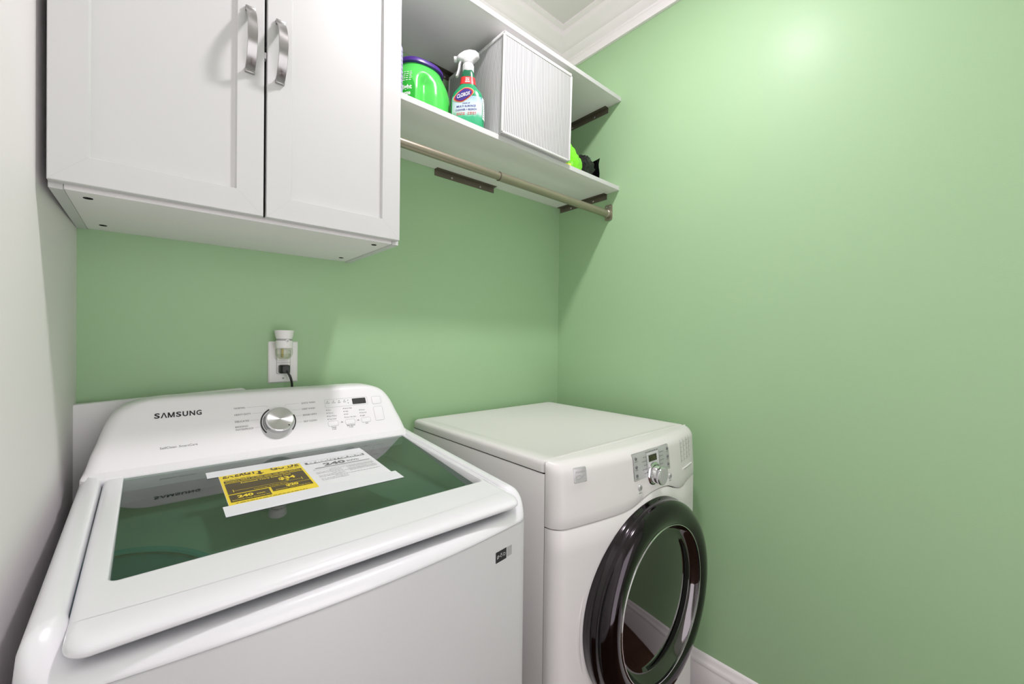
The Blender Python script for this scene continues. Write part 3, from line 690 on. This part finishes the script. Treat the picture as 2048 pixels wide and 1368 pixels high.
# lid
LX0, LX1, LYB, LYF = -1.5405, -0.903, -0.200, -0.737
def lring(ins, insf, dz, r):
    pts = rrect(LX0 + ins, LX1 - ins, LYF + insf, LYB - ins, r, 8); out = []
    for x, y in pts:
        s = (x - WX) / .32; fr = max(0, min(1, (-.60 - y) / .1)); y2 = y - .012 * (1 - s * s) * fr
        out.append((x, y2, deck(y2) + dz))
    return out
def gring(g_, dz, r=0.012):
    return [(x, y, deck(y) + dz) for x, y in rrect(-1.511 + g_, -0.9195 - g_, -.6245 + g_, -.226 - g_, r, 8)]
def gdrop(y): return .002 + .018 * max(0, min(1, (-.226 - y) / .398))     # the pane lies a little deeper towards the front
rings = [lring(.004, .012, -.0205, .02), lring(.001, .004, -.0175, .022), lring(0, .0005, -.0135, .023), lring(.0005, 0.0, -.0095, .023), lring(.002, .004, -.0055, .022), lring(.005, .012, -.0022, .02), lring(.009, .024, -.0004, .018), lring(.013, .034, 0.0, .016),
         gring(-.006, 0.0, .016), gring(-.002, -.0004, .013), gring(0, -.002), [(x, y, deck(y) - gdrop(y) - .010) for x, y, z in gring(0, 0)]]
obj('lid', loft(B(), rings), M['wash'], ws, smooth=60)
mp = lambda u, v: Vector((u, v - .012 * (1 - ((u - WX) / .32) ** 2) * 0.95, deck(v - .012 * (1 - ((u - WX) / .32) ** 2)) + .0003))
obj('lid_crease', p_rect(B(), mp, LX0 + .006, LX1 - .006, -.6925, -.692, 40, 1), M['recess'], ws)
bm = B(); loft(bm, [[(x, y, deck(y) - gdrop(y) - e_) for x, y, z in gring(.0005, 0)] for e_ in (.0002, .0042)], True, True, True)
obj('lid_glass', bm, M['lidglass'], ws, smooth=20)
# console: horizontal slices (z, front y, half width)
def cz(v): return 1.12 + .866 * v
def cyf(v): return -.13 + .5 * v
SL = [(.945, -.215, .343), (.968, -.233, .344), (.9785, -.2355, .344), (.9815, -.2340, .3435), (.9832, -.226, .3425), (.9845, -.2165, .3415)]
for v, hw_ in ((-.1525, .340), (-.14, .3375), (-.12, .333), (-.093, .3245), (-.075, .320), (-.056, .3145), (-.042, .308), (-.033, .303), (-.025, .297), (-.018, .289), (-.013, .281), (-.009, .272)): SL.append((cz(v), cyf(v), hw_))
SL += [(cz(-.0055), cyf(-.0055) + .0012, .261), (cz(-.0025), cyf(-.0025) + .0035, .248), (cz(-.0008), cyf(-.0008) + .008, .236), (cz(0), cyf(0) + .016, .225)]
CXX = -1.2295; bm = B(); rings = []
for z, yf, h in SL:
    yb = -.075; q = min(.022, (yb - yf) * .45); row = [(CXX - h + .008, yb, z), (CXX - h, yb - .006, z)]
    for k in range(7):
        a = R(90 * k / 6); row.append((CXX - h + q - q * math.cos(a) * 1.0, yf + q - q * math.sin(a), z))
    row += [(CXX - h * (1 - i / 7) + (q * (1 - i / 7)), yf, z) for i in range(1, 7)]
    row += [(2 * CXX - x, y, z) for x, y, z in row[::-1]]
    rings.append(row)
loft(bm, rings, True, False, True)
cons = obj('control_console', bm, M['wash2'], ws, smooth=40)
up = (0, .5, .866)
def fmap(lift=.0005): return plane_map((0, -.13, 1.12), (1, 0, 0), up, lift)
f = fmap()
bm = B(); u0_ = -1.4655; ch = .0123; px_ = .0835 / 336
for c_, a0_, a1_ in (('S', 0, 38), ('S', 149, 187), ('U', 196, 236), ('N', 246, 287), ('G', 296, 336)):
    t2 = B(); p_text(t2, lambda u, v: Vector((u, v, 0)), c_, 0, 0, .0168, 'LEFT', 0.03)
    lo = min(v.co.x for v in t2.verts); hi = max(v.co.x for v in t2.verts); zl = min(v.co.y for v in t2.verts); zh = max(v.co.y for v in t2.verts)
    for v in t2.verts: v.co = f(u0_ + px_ * (a0_ + (a1_ - a0_) * (v.co.x - lo) / (hi - lo)), -.0495 + ch * (v.co.y - zl) / (zh - zl))
    join(bm, t2)
lx = lambda a, h: (u0_ + px_ * a, -.0495 + ch * h)
p_poly(bm, f, [lx(43, 0), lx(53, 0), lx(65.5, .78), lx(61, 1), ]); p_poly(bm, f, [lx(61, 1), lx(65.5, .78), lx(78, 0), lx(88, 0), lx(70, 1)])
for q_ in ([(92, 0), (101, 0), (101, 1), (92, 1)], [(131, 0), (140, 0), (140, 1), (131, 1)], [(92, 1), (103, 1), (116, .28), (116, 0), (112, 0)], [(140, 1), (129, 1), (116, .28), (116, 0), (120, 0)]):
    p_poly(bm, f, [lx(*w_) for w_ in q_])
obj('brand_lettering', bm, M['ink'], cons, smooth=0)
bm = B(); p_text(bm, f, 'SelfClean', -1.4565, -.1205, .0066, 'LEFT', 0.0, width=.0275); p_text(bm, f, 'SmartCare', -1.4245, -.1205, .0066, 'LEFT', 0.0, width=.0325)
obj('feature_lettering', bm, M['inkgrey'], cons, smooth=0)
for s, u, v, wd in (('NORMAL', -1.3195, -.0435, .0235), ('HEAVY DUTY', -1.3195, -.0605, .034), ('DELICATES', -1.3195, -.078, .029), ('BEDDING/', -1.3195, -.0915, .0265), ('WATERPROOF', -1.3195, -.0985, .037),
                    ('QUICK WASH', -1.1695, -.0445, .0345), ('DEEP WASH', -1.1695, -.0615, .032), ('RINSE+SPIN', -1.1695, -.0785, .0335), ('SELF CLEAN', -1.1695, -.0960, .032)):
    obj('cycle_name', p_text(B(), f, s, u, v, .0062, 'LEFT', 0.0, width=wd), M['inkgrey'], cons, smooth=0)
th = .0004
for a, c_ in (((-1.292, -.0415), (-1.2505, -.0415)), ((-1.2505, -.0415), (-1.2485, -.0445)), ((-1.282, -.0585), (-1.261, -.0585)), ((-1.287, -.0760), (-1.269, -.0760)), ((-1.2790, -.0955), (-1.2685, -.0955)),
              ((-1.174, -.0423), (-1.205, -.0423)), ((-1.205, -.0423), (-1.2095, -.0465)), ((-1.172, -.0595), (-1.192, -.0595)), ((-1.173, -.0765), (-1.186, -.0765)), ((-1.172, -.0940), (-1.184, -.0940))):
    obj('leader_line', p_line(B(), f, a, c_, th), M['inklight'], cons, smooth=0)
KX, KV = -1.2270, -.0865
nrm = Vector((0, -.866, .5)); kax = (Vector((1, 0, 0)), Vector(up), nrm); ko = Vector((KX, -.13, 1.12)) + Vector(up) * KV
bm = B(); p_arc(bm, fmap(.0004), KX - .003, KV - .008, .0, .0375, 0, 360, 48); obj('dial_bowl_shade', bm, M['recess'], cons, smooth=0)  # flat grey disc paints the bowl's shading round the knob
for r0_, r1_, a0_, a1_ in ((.0372, .0402, 118, 222), (.0372, .0400, -42, 22), (.0328, .0340, 150, 215)):
    obj('dial_arc', p_arc(B(), fmap(.0008), KX, KV, r0_, r1_, a0_, a1_), M['black'], cons, smooth=0)
kn = obj('dial_knob', lathe(B(), [(.0315, 0), (.0315, .016), (.0305, .0195), (.0285, .0205)], ko, kax, 56), M['chrome'], cons)
obj('knob_face', lathe(B(), [(.0292, .0202), (.0288, .0208), (.0, .0208)], ko, kax, 56), M['knobface'], kn)
bm = B(); p_line(bm, plane_map(ko + nrm * .0212, (1, 0, 0), up, 0), (.0195, -.0205), (.0165, -.0175), .0022); obj('knob_mark', bm, M['black'], kn, smooth=0)
obj('status_frame', p_frame(B(), f, -1.1105, -.9915, -.0625, -.0385, .0005, .003), M['inklight'], cons, smooth=0)
for u0_, u1_, v0_, v1_, r_ in [(u, u + .0265, -.1165, -.1025, .003) for u in (-1.1100, -1.0645, -1.0195)] + [(-.9785, -.9505, -.0640, -.0405, .004), (-.9790, -.9515, -.1160, -.0730, .004)]:
    pad = obj('button', loft(B(), [[fmap(l_)(*p) for p in rrect(u0_ + e_, u1_ - e_, v0_ + e_, v1_ - e_, r_ - e_, 4)] for l_, e_ in ((.0001, .0), (.0005, .0003), (.0006, .0008))], True, False, True), M['wash2'], cons)
    obj('button_outline', p_frame(B(), fmap(.0008), u0_, u1_, v0_, v1_, .0005, r_), M['inklight'], pad, smooth=0)
for u in (-1.0795, -1.0345):
    bm = p_line(B(), f, (u, -.109), (u + .012, -.109), .0004); p_disc(bm, f, u + .006, -.108, .0022)
    obj('option_symbol', bm, M['inklight'], cons, smooth=0, kind='stuff')
obj('display_window', loft(B(), [[fmap(.0005)(*p) for p in rrect(-1.0355, -.9965, -.0590, -.0415, .0018, 3)], [fmap(.0010)(*p) for p in rrect(-1.0350, -.9970, -.0585, -.0420, .0018, 3)]], True, False, True), M['black'], cons)
bm = B()
for u, v in ((-1.103, -.0445), (-1.0865, -.0445), (-1.0715, -.0445), (-1.0570, -.0445), (-1.0475, -.0455), (-1.0475, -.0535)): p_disc(bm, f, u, v, .0013)
for u, n_, v0 in ((-1.1085, 4, -.0695), (-1.0635, 4, -.0690), (-1.0195, 3, -.0780)):
    for i in range(n_): p_disc(bm, f, u, v0 - .0088 * i, .0013)
obj('indicator_dots', bm, M['inkgrey'], cons, smooth=0, kind='stuff')
bm = B(); tz = .0048
for s, u, v in (('Wash', -1.103, -.0505), ('Rinse', -1.0865, -.0505), ('Spin', -1.0715, -.0505), ('End', -1.0570, -.0505)): p_text(bm, f, s, u, v, tz, 'CENTER')
for col, u, v0 in ((('Hot', 'Warm', 'Eco Warm', 'Tap Cold'), -1.1055, -.0713), (('Extra High', 'High', 'Mid', 'Low / No Spin'), -1.0605, -.0708), (('Heavy', 'Normal', 'Light'), -1.0165, -.0798)):
    for i, s in enumerate(col): p_text(bm, f, s, u, v0 - .0088 * i, tz, 'LEFT')
for s, u, v in (('Temp.', -1.0965, -.1215), ('3 sec', -1.0965, -.1265), ('Spin Speed', -1.0510, -.1215), ('3 sec', -1.0510, -.1265), ('Soil', -1.006, -.1215), ('POWER', -.9645, -.0590), ('START', -.9653, -.0960), ('PAUSE', -.9653, -.1035)): p_text(bm, f, s, u, v, .0052, 'CENTER', 0.01)
p_poly(bm, f, [(-.9705, -.0815), (-.9655, -.0845), (-.9705, -.0875)]); p_rect(bm, f, -.9640, -.9628, -.0875, -.0815); p_rect(bm, f, -.9612, -.9600, -.0875, -.0815)
p_arc(bm, f, -.9645, -.0500, .0030, .0036, -230, 50); p_rect(bm, f, -.9648, -.9642, -.050, -.0455)
obj('control_lettering', bm, M['inkgrey'], cons, smooth=0, kind='stuff')
# sticker on the front panel
fy = lambda x: YFW - BOW * (1 - ((x - WX) / (WH - .035)) ** 2)
def front_map(lift): return lambda u, v: Vector((u, fy(u) - lift, v))
st = obj('front_sticker', p_rect(B(), front_map(.0005), -.9765, -.9465, .8335, .8545, 4, 1), M['ink'], ws, smooth=0)
bm = B(); q = front_map(.0009)
for u in (-.9705, -.9615, -.9525): p_arc(bm, q, u, .8445, .0022, .0028, 0, 360, 14)
p_line(bm, q, (-.9725, .8400), (-.9685, .8470), .0007); p_line(bm, q, (-.964, .8485), (-.9590, .8485), .0006); p_line(bm, q, (-.9550, .8410), (-.9550, .848), .0006); p_line(bm, q, (-.9668, .8445), (-.9645, .8445), .0006)
obj('sticker_symbols', bm, M['inkwhite'], st, smooth=0, kind='stuff')
obj('pale_sticker', p_rect(B(), front_map(.0005), -.9440, -.9305, .8350, .8535, 2, 1), M['inklight'], ws, smooth=0)

# ------------------------------------------------------------------ energy label taped on the lid
t = thing('energy_label', 'yellow and white paper energy label taped onto the washer lid glass', 'label', (-1.215, -0.40, deck(-.40)))
def dm(lift):
    def f_(u, v):
        v = v + .012 * -(u + 1.215) * 0.25; zq = deck(v) - .0015; k_ = 1.0
        for _ in range(6):
            vk = -1.3484 + (v + 1.3484) * k_; k_ = (1.2619 - (deck(vk) - gdrop(vk))) / (1.2619 - zq)
        u, v = -1.4707 + (u + 1.4707) * k_, -1.3484 + (v + 1.3484) * k_
        return Vector((u, v, deck(v) - gdrop(v) + .002 + lift))
    return f_
def sheet(nm, u0, u1, v0, v1, l0, l1, m_, curl=None):
    bm = B(); a = [(u0, v0), (u1, v0), (u1, v1), (u0, v1)]
    loft(bm, [[dm(l0)(*p) for p in a], [dm(l1)(*p) for p in a]], True, True, True); return obj(nm, bm, m_, t, smooth=0)
G0 = -.0021
sheet('paper_sheet', -1.3665, -1.0625, -.505, -.300, G0, G0 + .0004, M['paper'])
sheet('tape_strip', -1.3850, -1.0640, -.3215, -.2870, G0 + .0006, G0 + .0010, M['tape'])
sheet('tape_strip', -1.3755, -1.0535, -.5170, -.4740, G0 + .0006, G0 + .0010, M['tape'])
ys = sheet('yellow_panel', -1.3660, -1.2155, -.4730, -.3215, G0 + .0005, G0 + .0007, M['yellow'])
q1, q2 = dm(G0 + .0011), dm(G0 + .0014)
bm = B()
p_rect(bm, q1, -1.3615, -1.2200, -.3660, -.3540); p_rect(bm, q1, -1.3615, -1.2200, -.4250, -.3690)
p_rect(bm, q1, -1.3615, -1.2965, -.4620, -.4290); p_rect(bm, q1, -1.2925, -1.2200, -.4500, -.4270)
p_poly(bm, q1, [(-1.2985, -.3280), (-1.2935, -.3280), (-1.2935, -.3400), (-1.2880, -.3400), (-1.2960, -.3490), (-1.3040, -.3400), (-1.2985, -.3400)])
p_text(bm, q1, 'ENERGY', -1.3615, -.3370, .0250, 'LEFT', 0.04, width=.060); p_text(bm, q1, 'GUIDE', -1.2200, -.3370, .0250, 'RIGHT', 0.04, width=.055)
bmesh.ops.delete(bm, geom=[v for v in bm.verts if v.co.y > dm(0)(-1.29, -.3222).y], context='VERTS')
squiggle(bm, q1, -1.3600, -.3500, .045, .003, 5); squiggle(bm, q1, -1.250, -.3450, .028, .003, 6); squiggle(bm, q1, -1.355, -.4700, .12, .003, 8)
obj('dark_print', bm, M['brown'], ys, smooth=0, kind='stuff')
bm = B()
p_text(bm, q2, 'Compare ONLY to other labels with yellow numbers.', -1.2908, -.3635, .0085, 'CENTER', 0.02, width=.136)
p_text(bm, q2, 'Estimated Yearly Energy Cost', -1.2908, -.3800, .0090, 'CENTER', 0.02, width=.090)
p_text(bm, q2, '$34', -1.2570, -.4010, .0200, 'CENTER', 0.04)
p_line(bm, q2, (-1.352, -.4120), (-1.232, -.4120), .0009); p_line(bm, q2, (-1.352, -.4180), (-1.352, -.4050), .0011); p_line(bm, q2, (-1.232, -.4180), (-1.232, -.4050), .0011)
p_poly(bm, q2, [(-1.2620, -.4050), (-1.2540, -.4050), (-1.2580, -.4105)])
p_text(bm, q2, 'Cost Range of Similar Models', -1.2900, -.4215, .0050, 'CENTER', 0.01)
p_text(bm, q2, '240', -1.3370, -.4480, .0165, 'CENTER', 0.045); p_text(bm, q2, 'kWh', -1.3120, -.4480, .0070, 'CENTER', 0.02)
p_text(bm, q2, 'Estimated Yearly Electricity Use', -1.3290, -.4580, .0052, 'CENTER', 0.02, width=.060)
p_text(bm, q2, '$20', -1.2560, -.4390, .0145, 'CENTER', 0.045); p_text(bm, q2, 'Estimated Yearly Energy Cost', -1.2560, -.4470, .0046, 'CENTER', 0.015, width=.062)
obj('yellow_print', bm, M['yellow'], ys, smooth=0, kind='stuff')
bm = B()
p_rect(bm, q1, -1.2060, -1.0720, -.3400, -.3290)
p_text(bm, q1, '240', -1.1500, -.3660, .0220, 'CENTER', 0.03, width=.048); p_text(bm, q1, 'kWh', -1.1220, -.3650, .0140, 'LEFT', 0.0, width=.026)
p_rect(bm, q1, -1.1960, -1.0730, -.3745, -.3725); p_frame(bm, q1, -1.2010, -1.0720, -.3860, -.3800, .0004, .0008)
obj('label_print', bm, M['inkgrey'], t, smooth=0, kind='stuff')
bm = B(); p_text(bm, q2, 'ENERGYGUIDE', -1.1390, -.3390, .0140, 'CENTER', 0.06, width=.125); obj('header_lettering', bm, M['paper'], t, smooth=0)
bm = B()
for i in range(9): squiggle(bm, q1, -1.2010 + (.0 if i % 3 else .03), -.3930 - i * .0066, .055 if i % 3 else .1, .0026, i); 
for i in range(5): squiggle(bm, q1, -1.135, -.3930 - i * .0066, .062, .0026, i + 20)
obj('small_print', bm, M['inklight'], t, smooth=0, kind='stuff')

# ------------------------------------------------------------------ dryer
DL, DR, DB, DT = -.7753, -.0893, -.030, .975
DC = (DL + DR) / 2; DH = (DR - DL) / 2
dy = thing('clothes_dryer', 'white front-loading clothes dryer with a round smoked-glass door, in the right corner', 'clothes dryer', (DC, -.38, 0))
def dfy(x, z):
    """y of the bowed front"""
    s = min(1, abs(x - DC) / DH); r = .03
    y = -.7125 - .044 * (1 - s * s)
    e = DH - abs(x - DC)
    if e < r: y += r - math.sqrt(max(0, r * r - (r - e) ** 2))
    if z > .85: y += (z - .85) * .13 * (1 - .6 * s)
    if z > .945: k_ = (z - .945) / .03; y += .030 * (1 - math.sqrt(max(0, 1 - k_ * k_)))
    return y
def seam(x): return .8215 + .0265 * math.exp(-(abs(x + .407) / .098) ** 3) - .008 * math.exp(-((x + .245) / .05) ** 2)
xs = [DL + .0] + [DL + .03 * (1 - math.cos(R(90 * k / 6))) for k in range(1, 7)]
xs += [xs[-1] + (DR - .03 - xs[-1]) * k / 44 for k in range(1, 45)] + [DR - .03 + .03 * math.sin(R(90 * k / 6)) for k in range(1, 7)]
bm = bx(DL, DR, -.6745, DB, .0, .9445, bev=.002)
obj('cabinet', bm, M['dry'], dy)
def front_grid(zfun0, zfun1, nz, turn0, turn1):
    bm = B(); g = []
    def row(zz, dyv): return [bm.verts.new((x, min(-.6765, dfy(x, zz(x)) + dyv), zz(x))) for x in xs]
    if turn0: g.append(row(zfun0, .012)); g.append(row(zfun0, .0015))
    for j in range(nz + 1):
        t_ = j / nz; a = .0015 if turn0 else 0; c_ = .0015 if turn1 else 0
        g.append(row(lambda x: zfun0(x) + a + (zfun1(x) - c_ - zfun0(x) - a) * t_, 0))
    if turn1: g.append(row(zfun1, .0015)); g.append(row(zfun1, .012))
    for a, c_ in zip(g, g[1:]):
        for i in range(len(xs) - 1): bm.faces.new((a[i], a[i + 1], c_[i + 1], c_[i]))
    # side returns back to the cabinet
    for col in (0, -1):
        cv = [r_[col] for r_ in g]; bk = [bm.verts.new((v.co.x, -.676, v.co.z)) for v in cv]
        for i in range(len(cv) - 1): bm.faces.new((cv[i], cv[i + 1], bk[i + 1], bk[i]))
    return bm
obj('front_panel', front_grid(lambda x: .02, lambda x: seam(x) - .0012, 14, True, True), M['dry'], dy, smooth=50)
# control panel rolls over onto the top
bm = B(); g = []
zz = [0, .0015, .02, .05, .08, .1] 
def prow(zf, dyv=0): return [bm.verts.new((x, min(-.6765, dfy(x, zf(x)) + dyv), zf(x))) for x in xs]
g.append(prow(lambda x: seam(x) + .0012, .012)); g.append(prow(lambda x: seam(x) + .0012, .0015)); g.append(prow(lambda x: seam(x) + .0027))
for t_ in (.2, .4, .6, .8, 1.0): g.append(prow(lambda x: seam(x) + .0027 + (.945 - seam(x) - .0027) * t_))
for k in range(1, 9): g.append(prow(lambda x: .945 + .03 * math.sin(R(90 * k / 8))))
g.append([bm.verts.new((x, -.676, .9755)) for x in xs])
for a, c_ in zip(g, g[1:]):
    for i in range(len(xs) - 1): bm.faces.new((a[i], a[i + 1], c_[i + 1], c_[i]))
for col in (0, -1):
    cv = [r_[col] for r_ in g]; bk = [bm.verts.new((v.co.x, -.676, v.co.z)) for v in cv]
    for i in range(len(cv) - 1): bm.faces.new((cv[i], cv[i + 1], bk[i + 1], bk[i]))
cp = obj('control_panel', bm, M['dry'], dy, smooth=50)
# top lid with a raised rim
def trr(ins, insf, z, r=.02): return [(x, y, z) for x, y in rrect(DL - .001 + ins, DR + .001 - ins, -.6745 + insf, DB - ins, r, 5)]
rings = [trr(.004, .0, .9465), trr(0, 0, .9475, .012), trr(0, 0, .965, .012), trr(.002, 0, .971, .013), trr(.006, 0.002, .9745, .015), trr(.012, .004, .9755, .016), trr(.035, .012, .9755, .02), trr(.045, .018, .9725, .02)]
obj('top_panel', loft(B(), rings, True, True, True), M['dry'], dy, smooth=50)
obj('top_seam', bx(DL + .0015, DR - .0015, -.672, DB - .002, .9444, .9466), M['dark'], dy)
obj('front_seam', bx(DL + .0012, DR - .0012, -.6765, -.674, .02, .945), M['dark'], dy)
def dmap(lift): return lambda u, v: Vector((u, dfy(u, v) - lift, v))
bm = B()
sil = obj('dial_panel', loft(p_rect(B(), dmap(.0022), -.516, -.330, .892, .959, 12, 6), [[dmap(l_)(*p) for p in rrect(-.517, -.329, .891, .960, .003, 3)] for l_ in (-.0005, .0020)]), M['silver'], cp)
obj('display_surround', p_rect(B(), dmap(.0026), -.452, -.392, .916, .953, 4, 3), M['recess'], sil, smooth=0)
obj('display_window', p_rect(B(), dmap(.0032), -.4445, -.4035, .929, .9465, 3, 2), M['lcd'], sil, smooth=0)
bm = B(); p_text(bm, dmap(.0036), '18:88', -.424, .9335, .010, 'CENTER', 0.0); obj('display_digits', bm, mat('dim_green_digits', (.10, .11, .03), .4), sil, smooth=0)
for u, v in ((-.505, .9475), (-.505, .926), (-.505, .904), (-.341, .9485), (-.341, .9265), (-.341, .905)):
    p = dmap(.0022)(u, v); obj('small_button', lathe(B(), [(.0042, 0), (.0042, .0016), (.0032, .0024), (0, .0024)], p, 'y', 18), M['inkgrey'], sil)
bm = B(); q = dmap(.0028)
for i, wd in enumerate((.018, .024, .016, .024, .016)): squiggle(bm, q, -.466 - wd + .012, .9445 - i * .0105, wd, .003, i)
for i, wd in enumerate((.022, .018, .022, .016)): squiggle(bm, q, -.386, .945 - i * .011, wd, .003, i + 9)
for u, v in ((-.511, .9395), (-.511, .918), (-.511, .896), (-.349, .940), (-.349, .9185), (-.349, .897)): squiggle(bm, q, u, v, .013, .0024, 4)
squiggle(bm, q, -.455, .9545, .066, .003, 31); p_rect(bm, q, -.4565, -.4555, .905, .950, 1, 4); p_rect(bm, q, -.3895, -.3885, .905, .950, 1, 4)
obj('panel_print', bm, M['inkgrey'], sil, smooth=0, kind='stuff')
kc = Vector((-.4235, dfy(-.4235, .895), .8945))
kb = obj('dial_ring', lathe(B(), [(.0315, -.006), (.0315, .003), (.029, .006), (.0265, .007), (.0255, .004)], kc, 'y', 48), M['chrome'], cp)
obj('dial_knob', lathe(B(), [(.0245, 0), (.0245, .016), (.0225, .020), (.0235, .022), (.0250, .024), (.0255, .028), (.0245, .0305), (.0225, .0312)], kc, 'y', 48), M['chrome'], kb)
obj('knob_cap', lathe(B(), [(.0228, .0310), (.0220, .0318), (0, .0322)], kc, 'y', 48), M['silver'], kb)
for u, v in ((-.494, .8705), (-.333, .868)):
    p = dmap(0)(u, v); s_ = obj('push_button', lathe(B(), [(.0088, -.003), (.0088, .0012), (.0078, .003), (.006, .0034), (0, .003)], p, 'y', 24), M['silver'], cp)
    obj('button_mark', lathe(B(), [(.0022, .0036), (.0032, .0037)], p, 'y', 16, cap=False), M['inkgrey'], s_)
bm = B(); squiggle(bm, dmap(.0006), -.500, .8565, .013, .003, 2); squiggle(bm, dmap(.0006), -.339, .8545, .013, .003, 2)
for u, z0, z1 in ((-.2415, .887, .955), (-.2165, .888, .956), (-.1905, .889, .957), (-.166, .891, .957)):
    p_rect(bm, dmap(.0006), u, u + .0012, z0, z1, 1, 6)
obj('front_print', bm, M['inkgrey'], cp, smooth=0, kind='stuff')
bm = B()
for u, z0 in ((-.2415, .887), (-.2165, .888), (-.1905, .889), (-.166, .891)):
    for k in range(5): squiggle(bm, dmap(.0006), u + .0035, z0 + .004 + k * .0135, .010, .0024, k)
obj('option_print', bm, M['inklight'], cp, smooth=0, kind='stuff')
bm = B(); pts = [dmap(0)(u, .8655 + .0) for u in [-.236 + .088 * k / 8 for k in range(9)]]
rings = [[(p.x, p.y + .004, p.z - .0045), (p.x, p.y - .0025, p.z - .0035), (p.x, p.y - .003, p.z + .002), (p.x, p.y + .004, p.z + .0045)] for p in pts]
obj('indicator_strip', loft(bm, rings, True, True, True), M['dry'], cp)
bm = B(); squiggle(bm, lambda u, v: dmap(.0034)(u, v), -.228, .8640, .07, .003, 17); obj('strip_print', bm, M['inklight'], cp, smooth=0, kind='stuff')
bg = obj('maker_badge', loft(B(), [[dmap(-.0005)(*p) for p in rrect(-.7235, -.6855, .924, .959, .003, 3)], [dmap(.0014)(*p) for p in rrect(-.7235, -.6855, .924, .959, .003, 3)], [dmap(.0022)(*p) for p in rrect(-.7225, -.6865, .925, .958, .003, 3)]], True, False, True), M['silver'], cp)
bm = B(); q = dmap(.0026)
for sgn in (1, -1):
    pr = None
    for k in range(17):
        u = -.7195 + .030 * k / 16; v = .9365 + sgn * .0048 * math.sin(2 * PI * (k / 16) * .75 + .2)
        if pr: p_line(bm, q, pr, (u, v), .0008)
        pr = (u, v)
p_text(bm, q, 'Kenmore', -.7045, .9470, .0068, 'CENTER', 0.0, width=.028)
obj('badge_relief', bm, M['inklight'], bg, smooth=0)
# door
DZ = .56
dc = (DC, 0, DZ)
obj('door_bezel', lathe(B(), [(.287, .700), (.285, .722), (.279, .731), (.273, .729), (.269, .70)], dc, 'y', 72, cap=False), M['dry'], dy)
door = obj('door', lathe(B(), [(.262, .69), (.266, .745), (.2685, .752), (.2675, .760), (.262, .765), (.2625, .769), (.264, .775), (.262, .784), (.255, .794), (.247, .8), (.236, .8035), (.222, .803), (.210, .7995), (.2045, .7965), (.2025, .7935)], dc, 'y', 96, cap=False), M['smoke'], dy, smooth=60)
obj('door_trim_ring', lathe(B(), [(.2045, .7968), (.2035, .7985), (.2015, .7982), (.2010, .7930)], dc, 'y', 96, cap=False), M['chrome'], door)
obj('door_glass', lathe(B(), [(.2015, .7935), (.197, .786), (.190, .7775), (.184, .7735)] + [(.180 * (1 - k / 14), .7725 + .0135 * (1 - (1 - k / 14) ** 2)) for k in range(15)], dc, 'y', 96, cap=False), M['smokeglass'], door, smooth=80)
bm = B(); A = [R(-104 + 154 * k / 36) for k in range(37)]
def glass_y(r): return .7725 + .0135 * (1 - (r / .180) ** 2)
rows = []
for q_ in (0, .33, .66, 1):
    row = []
    for k, a in enumerate(A):
        r_ = .173 - .042 * q_ * math.sin(PI * k / 36) ** 1.1
        row.append((DC + r_ * math.cos(a), -glass_y(r_) - .0012, DZ + r_ * math.sin(a)))
    rows.append(row)
loft(bm, rows, closed=False)
obj('grip_recess', bm, M['dark'], door, smooth=0)
